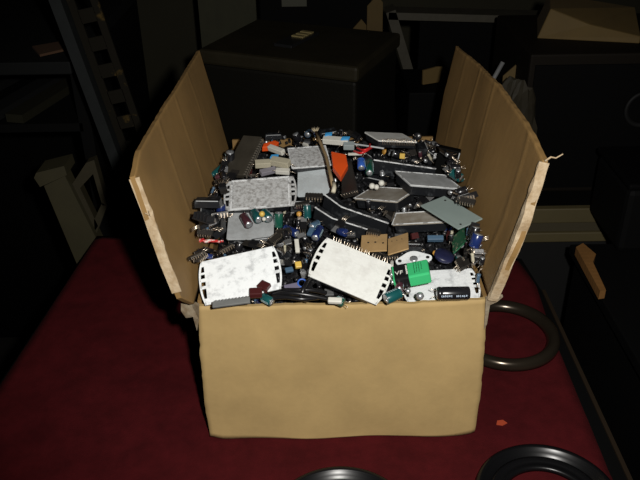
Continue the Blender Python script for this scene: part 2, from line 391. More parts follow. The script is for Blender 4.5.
def module(key, name, label, cat, m, comb=True, pins=None, depth=.0085, group='scrap amplifier modules', rim=False, side=None):
    X, w, h = frame(POSE[key]); X0 = X
    guard(X, w, h)
    B = X @ Matrix.Translation((0, 0, -depth-.0018))
    th = thing(name, B, label, cat, group); up = Matrix.Translation((0, 0, depth+.0018))
    pl = comb_plate(w, h, .0018, comb); pl.v = [up @ v for v in pl.v]; po = pl.build('metal_plate', m, th, bevel=.0003)
    if rim:
        rm = rim_highlight_frame(w, h, .0048 if comb else 0, .0009 if comb else .0005, .0016 if comb else .0011); rm.v = [up @ v for v in rm.v]; rm.build('rim', rim_white, th)  # comb plate: its white rim; plain plates: edge highlights painted as pale strips
    e = .003 if comb else .0012
    bw, bh = w/2-e, h/2-.0006
    cc = .0055 if comb else .0018
    poly = [(-bw+cc, -bh), (bw-cc, -bh), (bw, -bh+cc*1.6), (bw, bh-cc*1.6), (bw-cc, bh), (-bw+cc, bh), (-bw, bh-cc*1.6), (-bw, -bh+cc*1.6)]
    MB().prism(poly, 0, depth, None, .96).build('body', side or blk_edge, th, bevel=.0004)
    if pins:
        s, n = pins; pm = MB()
        for k in range(n):
            x = (-.5+(k+.5)/n)*w*.86; L = .0045+.002*random.random()
            pm.tube([(x, s*(h/2-.002), depth*.5), (x+.0004, s*(h/2+.0008), depth*.55), (x+random.uniform(-.001, .001), s*(h/2+.0016+.001*random.random()), depth+L)], .00042, 5)
        pm.build('pin_row', pin_m, th)
    block_obj_later.append(th); return th
block_obj_later = []
module('P1', 'amplifier_module', 'whitened metal-backed module with slotted ends at the front left corner of the box', 'circuit module', white_alu, depth=.0072)
module('P2', 'amplifier_module', 'tilted whitish metal-backed module with bristling pins, front centre beside the battery', 'circuit module', cream_alu, pins=(1, 22), depth=.0072)
module('P3', 'amplifier_module', 'white metal-backed module under the battery and large black capacitor, front right', 'circuit module', white_alu)
module('P4', 'amplifier_module', 'speckled grey metal-backed module with white rim, left side behind the front row', 'circuit module', grey_alu, rim=True)
module('P5', 'amplifier_module', 'square grey metal-backed module with small capacitors lying on it, left', 'circuit module', grey2_alu, comb=False)
module('P6', 'amplifier_module', 'square grey metal-backed module at the back, on top of a paler one', 'circuit module', grey_alu, comb=False, rim=True)
module('P7', 'amplifier_module', 'pale blue-grey metal-backed module partly covered by the square one behind it', 'circuit module', pale_alu, comb=False)
module('A', 'amplifier_module', 'grey module with thick black side near the right flap, behind the sage plate', 'circuit module', grey2_alu, comb=False, rim=True, depth=.011)
module('B', 'amplifier_module', 'stained tan-grey module with thick black sides, centre right of the heap', 'circuit module', tan_alu, comb=False, rim=True, depth=.011)
module('C', 'amplifier_module', 'narrow grey module with bright front edge beneath the sage plate', 'circuit module', tan_alu, comb=False, rim=True, depth=.011)
module('T', 'amplifier_module', 'frost-edged module lying on top of the heap at the back right', 'circuit module', cream_alu, comb=False, pins=(-1, 20), depth=.008)
def slab(key, label, extra, m=blk_edge, name='black_module', white=True):
    X, w, h = frame(POSE[key]); guard(X, w, h)
    B = X @ Matrix.Translation((0, 0, -extra)); th = thing(name, B, label, 'circuit module', 'black modules lying on edge')
    x = w/2; y = h/2; th_k = min(h, .008); bend = .30 if key in 'DE' else .04
    line = [(-x, -y+.012*(bend > .1)), (-x+w*bend, -y), (x, -y)]; back = [(x, -y+th_k), (-x+w*bend+.002, -y+th_k), (-x+.003, -y+th_k+.012*(bend > .1))]
    MB().prism(line+back, 0, extra, None, 1.).build('body', m, th, bevel=.0008)
    if white:
        mb = MB()
        for (a0, b0), (a1, b1) in zip(line, line[1:]):
            n = max(2, int(math.hypot(a1-a0, b1-b0)/.0016))
            for k in range(n):
                u = (k+.5)/n; wd = .0009+.0010*max(0, noise.noise(Vector((a0+(a1-a0)*u, b0, extra))*220)+.35)
                mb.box((0, wd/2-.0003, 0), (math.hypot(a1-a0, b1-b0)/n*1.05, wd, .0010), Matrix.Translation((a0+(a1-a0)*u, b0+(b1-b0)*u, extra)) @ Matrix.Rotation(math.atan2(b1-b0, a1-a0), 4, 'Z'))
        mb.build('residue_edge', rim_white, th)
    block_obj_later.append(th); return th
slab('D', 'long black module lying on edge in the middle of the heap, upper one of two', .018)
slab('E', 'long black module with frosted end lying just behind the tan perforated board', .016)
slab('H', 'long black module with white edge line beneath the topmost back module', .020)
# black upright slab against the right flap at the back
X = look(at(443, 178, z=.215), at(443, 178, z=.215)+Vector((.08, 0, 1))); c = at(443, 178, z=.213)
U = T(c.x, c.y, c.z) @ Matrix.Rotation(.15, 4, 'Y') @ Matrix.Rotation(-.25, 4, 'Z')
th = thing('black_module', U, 'black module standing upright against the right flap at the back', 'circuit module', 'black modules lying on edge')
MB().box((0, 0, .021), (.028, .011, .042)).build('body', bg_black, th, bevel=.0012)
MB().box((.0128, -.0060, .021), (.0012, .001, .039)).build('residue_edge', grey2_alu, th)
block_obj_later.append(th)
# sage plate
X, w, h = frame(POSE['G']); guard(X, w, h)
th = thing('metal_plate', X @ Matrix.Translation((0, 0, -.0018)), 'flat sage-grey plate with two small holes jutting towards the right flap', 'plate')
MB().prism([(-w/2, -h/2), (w/2, -h/2), (w/2, h/2), (-w/2, h/2)], 0, .0018).build('sheet', greyplate, th, bevel=.0003)
for a, b in ((w*.42, -h*.28), (-w*.36, h*.32)): MB().lathe([(.0013, .0), (.0013, .0021)], 12, Matrix.Translation((a, b, 0))).build('hole', hole_m, th)
block_obj_later.append(th)
# long chip with teeth, back left
X, w, h = frame(POSE['DIP']); guard(X, w*.9, h*.9)
th = thing('long_chip', X @ Matrix.Translation((0, 0, -.008)), 'long grey-brown chip with a row of teeth leaning at the back left', 'chip', 'chips in the heap')
MB().prism([(-w/2, -h/2), (w/2, -h/2), (w/2, h/2), (-w/2, h/2)], 0, .008, None, .95).build('body', mat('grey_brown_case', (.045, .039, .029), .5, var=.3, bump=.2), th, bevel=.0008)
mb = MB()
for k in range(16):
    for s in (1,): mb.box((s*(w/2+.0012), (-.5+(k+.5)/16)*h*.95, .006), (.004, .0018, .001)).box((s*(w/2+.003), (-.5+(k+.5)/16)*h*.95, .003), (.0009, .0018, .007))
mb.build('pin_row', mat('dull_pins', (.30, .27, .22), .4, metal=.6), th); block_obj_later.append(th)
# dark chip with copper pins, centre
X, w, h = frame(POSE['F']); guard(X, w*.9, h*.9)
th = thing('long_chip', X @ Matrix.Translation((0, 0, -.009)), 'dark brown chip with coppery pins in front, beside the orange piece', 'chip', 'chips in the heap')
MB().prism([(-w/2, -h/2), (w/2, -h/2), (w*.36, h/2), (-w*.3, h/2)], 0, .009, None, .95).build('body', dark_ic, th, bevel=.0008)
mb = MB()
for k in range(7):
    x = (-.5+(k+.5)/7)*w*1.1; mb.tube([(x, -h/2+.001, .006), (x, -h/2-.003, .007), (x-.0005, -h/2-.0045, .0105)], .0006, 5)
mb.build('pin_row', pin_m, th); block_obj_later.append(th)

# tan perforated boards
for key, lab in (('BD1', 'tan perforated board with drilled holes beside the white pinned module, left piece'), ('BD2', 'tan perforated board piece overlapping the drilled one, right piece')):
    X, w, h = frame(POSE[key]); guard(X, w, h)
    th = thing('perforated_board', X @ Matrix.Translation((0, 0, -.0015)), lab, 'board', 'tan perforated boards')
    MB().prism([(-w/2, -h/2), (w/2, -h/2), (w/2, h/2), (-w/2, h/2)], 0, .0015).build('sheet', board_tan, th, bevel=.0002)
    for a, b in ((.05, .02), (-.22, .02), (.35, -.05)) if key == 'BD1' else ((-.3, .25), (-.05, .22), (.2, .2)):
        r = .0012 if key == 'BD1' else .0006
        MB().lathe([(r, .0), (r, .0018)], 12, Matrix.Translation((a*w, b*h, 0))).build('hole', hole_m, th)
    block_obj_later.append(th)
# diamond power transistor
X, w, h = frame(POSE['TO3'])
X = T(*POSE['TO3'][0]) @ axrot(.22, -.10, .06)
th = thing('power_transistor', X @ Matrix.Translation((0, 0, -.002)), 'silver diamond-shaped power transistor lying behind the green battery', 'transistor')
pts = []
for cx_, r_, a0, a1 in ((.0150, .0048, -62, 62), (0, .0128, 62, 118), (-.0150, .0048, 118, 242), (0, .0128, 242, 298)):
    pts += [(cx_+r_*math.cos(math.radians(a0+(a1-a0)*k/8)), r_*math.sin(math.radians(a0+(a1-a0)*k/8))) for k in range(9)]
MB().prism(pts, 0, .002).build('flange', white_alu, th, bevel=.0003)
MB().lathe([(.0045, .002), (.0042, .0032), (.0025, .0036), (.0005, .0034)], 20).build('centre_boss', can_m, th)
for s in (-1, 1): MB().lathe([(.0021, .0), (.0021, .0023)], 14, Matrix.Translation((s*.0152, 0, 0))).build('hole', hole_m, th)
block_obj_later.append(th); GUARD.append([proj(X @ Vector(p)-OFF) for p in ((-.02, 0, 0), (0, .013, 0), (.02, 0, 0), (0, -.013, 0))])
# green battery
X, w, h = frame(POSE['BAT']); guard(X, w*1.3, h)
w = .0335; h = .0232; dp = .0140
X = X @ Matrix.Translation((-.0022, 0, 0))
th = thing('battery', X @ Matrix.Translation((0, 0, -dp)), 'bright green block battery with black label band, resting on the front right module', 'battery')
MB().box((.0065, 0, dp/2), (w-.0105, h, dp)).build('casing', bat_green, th, bevel=.0018)
MB().box((-.0105, 0, dp/2), (.0155, h+.0003, dp+.0003)).build('label_band', blk, th, bevel=.0018)
MB().box((-.0188, 0, dp/2), (.0018, h-.001, dp-.001)).build('end_cap', bat_green, th, bevel=.0006)
for s in (-1, 1): MB().lathe([(.003, 0), (.003, .003)], 12, Matrix.Translation((-.0195, s*.006, dp/2)) @ Matrix.Rotation(-PI/2, 4, 'Y')).build('terminal', steel, th)
def text_mesh(txt, size, X, name, m, par):
    cu = bpy.data.curves.new('t', 'FONT'); cu.body = txt; cu.size = size; cu.extrude = .0001; cu.align_x = 'CENTER'; cu.align_y = 'CENTER'
    to = bpy.data.objects.new('t', cu); COL.objects.link(to); bpy.context.view_layer.update()
    me = bpy.data.meshes.new_from_object(to.evaluated_get(bpy.context.evaluated_depsgraph_get())); me.materials.clear(); me.materials.append(m)
    bpy.data.objects.remove(to); bpy.data.curves.remove(cu)
    o = bpy.data.objects.new(name, me); COL.objects.link(o); o.parent = par; o.matrix_basis = X; return o
ink_w = mat('white_ink', (.75, .74, .68), .5); ink_k = mat('dark_ink', (.006, .09, .03), .6)
text_mesh('VF', .0080, Matrix.Translation((-.0128, -.0025, dp+.0003)), 'lettering', ink_w, th)
def marks(rows, X, m, par, name='small_print'):
    mb = MB(); rr = random.Random(5)
    for (x, y0, y1, wd) in rows:
        y = y0
        while y < y1:
            L = rr.uniform(.0006, .0013); mb.box((x+rr.uniform(-.0002, .0002), y, 0), (wd, L, .0002)); y += L+.0006
    mb.v = [X @ v for v in mb.v]; return mb.build(name, m, par)
marks([(-.0048, -.006, .008, .0016)], Matrix.Translation((0, 0, dp+.00035)), ink_w, th)
marks([(.003, -.007, .009, .0008), (.0055, -.005, .009, .0008), (.008, -.006, .008, .0008), (.0105, -.003, .007, .0008)], Matrix.Translation((0, 0, dp+.0002)), ink_k, th)
block_obj_later.append(th)
# grey chip slab by the front rim
POSE['GS'] = (tuple(at(231, 301.8, z=.2075)), (.42, -.12, .04), .0377, .0068)
X, w, h = frame(POSE['GS']); guard(X, w, h)
th = thing('flat_chip', X @ Matrix.Translation((0, 0, -.0028)), 'flat grey chip with pale edge lying along the front rim at the left', 'chip', 'chips in the heap')
MB().box((0, 0, .0014), (w, h, .0028)).build('body', mat('grey_case', (.16, .165, .16), .5, var=.3), th, bevel=.0005)
mb = MB()
for k in range(10): mb.box(((-.5+(k+.5)/10)*w*.9, h/2+.0006, .002), (.0015, .0016, .0006))
mb.build('pin_row', steel, th); block_obj_later.append(th)

# ------------------------------------------------------------------ hand-placed loose parts
def cyl_frame(a, b): return look(a, b), (b-a).length
def capacitor(pa, pb, r, colour, label, stripe=True, group='loose capacitors', leads=True, bl=True):
    """electrolytic can: sleeve, silver top with a pressed cross, leads"""
    X, L = cyl_frame(pa, pb)
    th = thing('capacitor', X, label, 'capacitor', group)
    MB().lathe([(r*.86, 0), (r, L*.04), (r, L*.10), (r*.93, L*.14), (r, L*.18), (r, L*.97), (r*.93, L)], 20).build('sleeve', slv[colour], th)
    tp = MB().lathe([(r*.80, L), (r*.80, L+.0004), (r*.1, L+.0003)], 20); tp.box((0, 0, L+.0004), (r*1.2, r*.14, .0003)).box((0, 0, L+.0004), (r*.14, r*1.2, .0003)); tp.build('can_top', can_m, th)
    if stripe:
        mb = MB()
        for k in range(5): mb.box((r*1.0, 0, L*(.24+.15*k)), (r*.06, r*.5, L*.08), Matrix.Rotation(2.6, 4, 'Z'))
        mb.build('polarity_stripe', mat('pale_stripe', (.30, .42, .44), .5), th)
    if leads:
        for s in (-1, 1): MB().tube([(s*r*.4, 0, 0), (s*r*.45, 0, -.003), (s*r*.7, r*.3, -.006)], .0004, 5).build('lead', pin_m, th)
    if bl: block_obj_later.append(th)
    x, y = proj((pa+pb)/2); rp = r*900
    return th
A = at
def pc(x1, y1, z1, x2, y2, z2): return A(x1, y1, z=z1), A(x2, y2, z=z2)
# the big black capacitor at the front right
pa, pb = pc(437, 293.5, .2035, 469, 293, .2030)
th = capacitor(pa, pb, .0068, 'black', 'large black capacitor with pale print lying on the front right module', stripe=False)
X = th.matrix_world.copy()
bpy.context.view_layer.update()
mb = MB(); rr = random.Random(3); nrm = (CAM-(pa+pb)/2).normalized()
ax = (pb-pa).normalized(); nn = (nrm-ax*nrm.dot(ax)).normalized(); tt = ax.cross(nn); L = (pb-pa).length
for u0, u1, off in ((.12, .45, .45), (.58, .93, .42)):
    u = u0
    while u < u1:
        d = rr.uniform(.0010, .0016); a = off+rr.uniform(-.05, .05)
        p = pa+ax*(u*L)+(nn*math.cos(a)+tt*math.sin(a))*.0069+OFF
        Xm = Matrix((ax, nn.cross(ax)*1.0, nn)).transposed().to_4x4(); Xm.translation = p
        w2 = rr.choice((.0004, .0008, .0008))
        mb.box((0, -.0006, 0), (d*.75, .0004, .0003), Xm).box((0, .0006, 0), (d*.75, .0004, .0003), Xm).box((-d*.3, 0, 0), (.0003, .0014, .0003), Xm)
        if rr.random() < .6: mb.box((d*.3, 0, 0), (.0003, .0014, .0003), Xm)
        u += (d+.0006)/L
o = mb.build('print', mat('pale_blue_ink', (.45, .55, .68), .5)); o.parent = th; o.matrix_parent_inverse = th.matrix_world.inverted()
GUARD.append([(434, 284), (473, 284), (473, 300), (434, 300)])
# the others seen clearly
capacitor(*pc(278.6, 227, .205, 278.8, 213, .222), .0050, 'dark green', 'green capacitor with pale stripe standing right of the small-capacitor module')
capacitor(*pc(307.5, 218, .207, 307, 205, .222), .0046, 'dark teal', 'teal capacitor with pale stripe in front of the pale blue-grey module')
capacitor(*pc(318, 223, .207, 311.5, 227, .208), .0042, 'slate blue', 'short slate blue capacitor at the centre, between two long black modules')
capacitor(*pc(320, 228, .207, 315, 238, .205), .0050, 'navy blue', 'navy capacitor pointing forward just above the pinned white module')
capacitor(*pc(254, 212, .2185, 259, 220, .2170), .0052, 'dark teal', 'teal capacitor on the square grey module, left of the yellow bead')
capacitor(*pc(264, 212, .2185, 269, 219, .2170), .0052, 'dark teal', 'teal capacitor on the square grey module, right of the yellow bead')
capacitor(*pc(243.5, 216, .2175, 249, 225, .2160), .0050, 'plum brown', 'plum capacitor with silver end at the left on the square grey module')
capacitor(*pc(285, 228, .203, 297, 234, .203), .0048, 'navy blue', 'dark navy capacitor lying left of centre, right of the square module')
capacitor(*pc(400, 293, .2075, 386, 299, .2060), .0058, 'dark teal', 'teal capacitor lying at the front below the battery')
capacitor(*pc(400, 281, .2085, 399, 290, .2090), .0042, 'plum brown', 'plum capacitor between the green battery and the front teal capacitor')
capacitor(*pc(361, 160, .245, 361.5, 168, .240), .0050, 'bright blue', 'bright blue capacitor behind the dark brown chip')
capacitor(*pc(369.5, 162, .240, 369.5, 173, .238), .0048, 'dark green', 'green capacitor behind the three white beads')
capacitor(*pc(212, 176, .218, 223, 166, .222), .0042, 'dark teal', 'teal ribbed capacitor by the left flap, beside the long grey-brown chip')
capacitor(*pc(476, 249, .206, 480, 260, .204), .0062, 'black', 'black capacitor standing by the right flap, behind the front right module')
capacitor(*pc(230, 168, .214, 230, 152, .240), .0062, 'black', 'black capacitor upright in the back left corner of the box')
capacitor(*pc(263, 297, .199, 272, 302, .198), .0048, 'dark teal', 'teal capacitor at the front rim beneath the maroon components')
capacitor(*pc(344, 303, .200, 336, 300, .201), .0045, 'dark green', 'green capacitor at the front rim beneath the pinned white module')

def single(name, mb, m, X, label, cat, group=None, bevel=0.):
    o = mb.build(name, m, None, X, bevel); tag(o, label, cat, group); block_obj_later.append(o); return o
def boxat(px, py, z, size, yaw=0, rx=0, ry=0):
    p = A(px, py, z=z); return T(*p) @ Matrix.Rotation(yaw, 4, 'Z') @ Matrix.Rotation(rx, 4, 'X') @ Matrix.Rotation(ry, 4, 'Y')
def bead(px, py, z, r, m, label, group='small round beads'):
    p = A(px, py, z=z); mb = MB().lathe([(r*.2, -r*.9), (r*.7, -r*.7), (r, 0), (r*.75, r*.65), (r*.25, r*.95)], 14)
    return single('bead_capacitor', mb, m, T(*p), label, 'component', group)
bead(262, 214, .224, .0036, yellow, 'pale yellow bead between the two teal capacitors on the square module')
bead(264, 219, .2225, .0026, white_p, 'cream bead just in front of the yellow one on the square module')
bead(299, 214, .212, .0034, amber, 'orange-brown bead right of the green striped capacitor')
bead(372, 186, .238, .0038, white_p, 'white bead behind the stained module, leftmost of three')
bead(376.5, 187, .238, .0034, white_p, 'white bead behind the stained module, middle of three')
bead(381.5, 183, .240, .0038, white_p, 'white bead behind the stained module, rightmost of three')
bead(435, 253, .205, .0030, amber, 'tan bead behind the front right module, near the blue disc')
bead(420, 296, .2045, .0042, can_m, 'shiny silver bead on the front right module, left of the large black capacitor')
bead(408, 291, .203, .0030, can_m, 'small silver bead right of the plum capacitor near the front')
mb = lambda s: MB().box((0, 0, s[2]/2), s)
single('film_capacitor', mb((.013, .009, .007)), maroon, boxat(256, 295, .203, 0, .05, .3), 'maroon block component at the front rim, nearer of the pair', 'component', 'maroon block components', .001)
single('film_capacitor', mb((.012, .010, .007)), maroon, boxat(265, 289, .205, 0, -.7, .3), 'maroon block component on the front left module edge, farther of the pair', 'component', 'maroon block components', .001)
single('film_capacitor', mb((.018, .006, .006)), slv['slate blue'], boxat(435, 240, .208, 0, -.02, .5), 'slate blue block component behind the diamond transistor, right of the tan boards', 'component', 'blue block components', .0008)
single('film_capacitor', mb((.006, .011, .004)), slv['slate blue'], boxat(311, 233, .207, 0, -.4, .4), 'pale slate strip component left of the navy capacitor at the centre', 'component', 'blue block components', .0008)
single('film_capacitor', mb((.007, .007, .005)), yellow, boxat(298, 266, .200, 0, .2, .6), 'yellow block component in the gap between the two front white modules', 'component', None, .0008)
single('film_capacitor', mb((.005, .017, .004)), white_p, boxat(297, 247, .203, 0, .1, .5), 'white strip component standing in the gap behind the yellow block', 'component', None, .0008)
single('film_capacitor', mb((.009, .006, .004)), slv['slate blue'], boxat(289, 271, .199, 0, .3, .4), 'grey lump component left of the yellow block at the front', 'component', 'blue block components', .0012)
single('film_capacitor', mb((.016, .009, .004)), mat('lilac_grey', (.13, .12, .17), .5), boxat(292, 289, .202, 0, .35, .4), 'lilac-grey block component left of the blue wire loop', 'component', None, .0008)
single('film_capacitor', mb((.014, .006, .005)), white_p, boxat(335, 302, .205, 0, -.1, .4), 'cream component at the front rim below the pinned white module', 'component', None, .0012)
# blue wire loop
p = A(302, 283, z=.207)
single('wire_loop', MB().lathe([(.0042+.0009*math.cos(k*PI/4), .0009*math.sin(k*PI/4)) for k in range(8)], 22, closed=True), slv['bright blue'], T(*p) @ Matrix.Rotation(.7, 4, 'X'), 'small bright blue wire loop in the gap between the front white modules', 'wire')
# red wrapper sliver at left
mbw = MB(); 
for k in range(9): mbw.box((-.0125+k*.0031, .0006*math.sin(k*1.7), .0008*math.sin(k*2.3)), (.0034, .0042-.0003*k, .0022))
single('wrapper_sliver', mbw, mat('red_white_print', (.55, .03, .03), .4, col2=(.8, .75, .7), vscale=260, thr=(.42, .5)), boxat(211, 241, .212, 0, -.1, .5), 'crumpled red and white wrapper sliver beside the left flap', 'wrapper', None, .0004)
# cement resistors and pale bits at the back
def brick(px, py, z, s, yaw, m, label, rx=.3, ry=0):
    X = boxat(px, py, z, 0, yaw, rx, ry); th = thing('cement_resistor', X, label, 'resistor', 'cement resistors')
    MB().box((0, 0, s[2]/2), s).build('body', m, th, bevel=.0008)
    for e in (-1, 1): MB().tube([(e*s[0]/2, 0, s[2]/2), (e*(s[0]/2+.004), 0, s[2]/2), (e*(s[0]/2+.007), .001, 0)], .0005, 5).build('lead', pin_m, th)
    block_obj_later.append(th)
brick(263, 166, .232, (.020, .009, .008), .1, beige_p, 'beige cement resistor behind the speckled module, nearer the left flap')
brick(281, 165, .234, (.026, .010, .009), -.45, beige_p, 'beige cement resistor against the square grey module at the back')
brick(277, 152, .240, (.026, .007, .007), -.75, white_p, 'white cement resistor beside the small orange piece, back left')
brick(336, 143, .247, (.034, .009, .008), -.25, white_p, 'long white cement resistor at the back, left of the red wires')
brick(349, 148, .244, (.014, .009, .008), -.1, mat('grey_ceramic', (.26, .30, .30), .6), 'short grey cement resistor between the white one and red wires')
brick(268, 173, .226, (.022, .008, .006), .5, mat('lilac_ceramic', (.20, .19, .22), .6), 'lilac-grey cement resistor just behind the speckled module')
brick(283, 173, .228, (.018, .007, .006), -.2, white_p, 'small white cement resistor behind the speckled module, left of the pale module')
brick(355, 155, .242, (.018, .003, .003), 0, white_p, 'thin white cement resistor just below the red wires')
# orange pieces
P = [A(x, y, z=.243) for x, y in ((331, 155), (346, 157), (348, 164), (341, 172), (333, 165))]
c = sum(P, Vector())/5
single('orange_connector', MB().prism([(q.x-c.x, q.y-c.y) for q in P], -.009, 0), orange_p, T(*c) @ Matrix.Rotation(.25, 4, 'X'), 'larger orange plastic piece right of the square grey module', 'connector', 'orange plastic pieces', .0012)
single('orange_connector', MB().prism([(-.012, -.004), (.006, -.006), (.013, .001), (.008, .006), (-.008, .003)], -.006, .002), orange_p, boxat(270, 145, .244, 0, .35, .3), 'smaller orange plastic piece at the back left of the heap', 'connector', 'orange plastic pieces', .001)
# red wires
def wire(pts, r, m, label, cat='wire', group=None, name='wire'):
    P = [A(x, y, z=z)+OFF for x, y, z in pts]
    Q = []
    n = len(P)
    for i in range(n-1):
        a, b, c_, d = P[max(i-1, 0)], P[i], P[i+1], P[min(i+2, n-1)]
        for k in range(6):
            t = k/6; Q.append(.5*((2*b)+(c_-a)*t+(2*a-5*b+4*c_-d)*t*t+(3*b-a-3*c_+d)*t**3))
    Q.append(P[-1]); c0 = sum(Q, Vector())/len(Q)
    return single(name, MB().tube([q-c0 for q in Q], r, 8), m, Matrix.Translation(c0), label, cat, group)
wire([(354, 151, .244), (360, 153, .248), (366, 151, .250), (372, 147, .248)], .0016, red_w, 'red wire arching at the back, nearer of the pair', group='red wires')
wire([(357, 148, .246), (363, 150, .251), (369, 148, .252), (370, 144, .25)], .0013, red_w, 'red wire arching at the back, farther of the pair', group='red wires')
wire([(354, 144, .250), (368, 146, .251), (384, 148.5, .250)], .0012, grey2_alu, 'thin grey rod in front of the topmost back module', 'rod', name='metal_rod')
# tan probe with frayed tuft
th = thing('frayed_strap', Matrix.Translation(A(327, 165, z=.246)+OFF), 'long tan strap with frayed tuft lying over the square grey module edge', 'strap')
p1, p2, p3 = A(316, 132, z=.262)+OFF, A(326, 156, z=.252)+OFF, A(333, 186, z=.238)+OFF
o = MB().tube([p1, p1.lerp(p2, .5), p2, p2.lerp(p3, .5), p3], .0021, 8).build('cord', mat('tan_cord', (.26, .18, .09), .7, var=.4)); o.parent = th; o.matrix_parent_inverse = th.matrix_world.inverted()
mb2 = MB()
for k in range(14):
    a = k*2.4; d = Vector((math.cos(a)*.005, math.sin(a)*.003, .003+.003*random.random()))
    mb2.tube([p1, p1+d*.6+Vector((-.0005, .001, 0)), p1+d+Vector((-.001, .003, 0))], .0008, 5, taper=.4)
o = mb2.build('frayed_tuft', mat('tan_tuft', (.45, .38, .25), .8, var=.3)); o.parent = th; o.matrix_parent_inverse = th.matrix_world.inverted()
o = MB().tube([p3+Vector((.001, .006, .002)), p3+Vector((.0015, -.004, 0)), p3+Vector((.0, -.012, -.002))], .0026, 8).build('pale_tip', mat('cream_tip', (.55, .50, .38), .6)); o.parent = th; o.matrix_parent_inverse = th.matrix_world.inverted()
# sky-blue bits
for px, py, z, yw, lab in ((328, 136, .254, .4, 'sky blue plastic bit at the back beside the frayed tuft'), (274, 158, .240, .3, 'sky blue plastic bit between the cement resistors, back left'), (345, 140, .253, .1, 'sky blue plastic bit on the far end of the long white resistor')):
    single('plastic_clip', MB().prism([(-.006, -.002), (.004, -.003), (.007, .002), (-.003, .003)], 0, .004), skyblue, boxat(px, py, z, 0, yw, .3), lab, 'clip', 'sky blue plastic bits', .0006)
# green circuit board on edge by the right flap
p = A(459, 240, z=.206); X = T(*p) @ Matrix.Rotation(-.12, 4, 'Z') @ Matrix.Rotation(-.9, 4, 'Y')
th = thing('circuit_board', X, 'green circuit board strip standing on edge beside the right flap', 'circuit board')
MB().box((0, 0, 0), (.020, .034, .0016)).build('board', pcb, th)
for k in range(4): MB().box((.002, -.012+k*.008, -.002), (.004, .004, .003)).build('component', blk if k % 2 else can_m, th)
block_obj_later.append(th)
p = A(468, 240, z=.207)
single('divider_plate', MB().box((0, 0, 0), (.003, .045, .026)), dark_ic, T(*p) @ Matrix.Rotation(-.1, 4, 'Z') @ Matrix.Rotation(.3, 4, 'Y'), 'dark grey plate standing on edge between the green board and right flap', 'plate', None, .0006)
# blue disc on edge
p = A(444, 256, z=.2045)
single('disc_component', MB().lathe([(.003, -.0026), (.0100, -.0026), (.0110, -.001), (.0110, .001), (.0100, .0026), (.003, .0026)], 28), mat('disc_dark_blue', (.012, .014, .045), .4), T(*p) @ Matrix.Rotation(.15, 4, 'X') @ Matrix.Rotation(.25, 4, 'Y'), 'dark blue disc lying behind the front right white module', 'component')
# green sliver under the battery
single('wire', MB().box((0, 0, 0), (.003, .016, .003)), bat_green, boxat(398, 277, .2065, 0, .1, .6), 'green sliver left of the battery beside the pinned module', 'wire', None, .0006)
# black cables at the front rim
cabs = [([(268, 299, .199), (285, 297, .204), (303, 299, .204), (322, 297, .201)], 'lowest'), ([(272, 294, .201), (290, 293, .207), (308, 295, .206), (328, 299, .2)], 'second'),
        ([(277, 290, .200), (296, 290, .2075), (312, 290, .207), (326, 293, .2)], 'third'), ([(306, 302, .199), (308, 288, .208), (316, 281, .2075), (320, 288, .203)], 'arched'),
        ([(300, 301, .2), (304, 288, .211), (311, 279, .2105), (322, 283, .203)], 'looped')]
for (pts, nm_), lab in zip(cabs, ('black cable along the front rim, lowest of the bundle', 'black cable along the front rim, second from the rim', 'black cable in the front bundle, third from the rim', 'black cable arching upwards in the front bundle, right one', 'black cable arching upwards in the front bundle, beside the blue loop')):
    wire(pts, .0023, cable_m, lab, 'cable', 'black cables at the front rim', 'cable')

for a_, b_, c_, d_ in ((197, 235, 227, 247), (296, 276, 309, 290), (335, 190, 358, 200), (454, 226, 465, 254), (436, 246, 454, 264), (354, 143, 374, 156), (323, 136, 356, 152), (256, 144, 292, 176), (366, 178, 386, 191),
                      (274, 210, 283, 229), (303, 203, 312, 219), (308, 222, 323, 240), (268, 286, 330, 304), (424, 235, 446, 245), (292, 238, 302, 270), (330, 153, 350, 173), (284, 268, 300, 292)):
    GUARD.append([(a_, b_), (c_, b_), (c_, d_), (a_, d_)])       # small things the photo shows clearly: keep them in view
# ------------------------------------------------------------------ loose scrap filling the rest
def inside(p, poly):
    x, y = p; r = False; n = len(poly)
    for i in range(n):
        (x1, y1), (x2, y2) = poly[i], poly[(i+1) % n]
        if (y1 > y) != (y2 > y) and x < (x2-x1)*(y-y1)/(y2-y1)+x1: r = not r
    return r
bpy.context.view_layer.update()
for o in block_obj_later: block_obj(o)
def sst(a, b, x): t = min(1, max(0, (x-a)/(b-a))); return t*t*(3-2*t)
def zs(x, y): return .188+.020*sst(0, .16, y)+.016*sst(.16, .32, y)
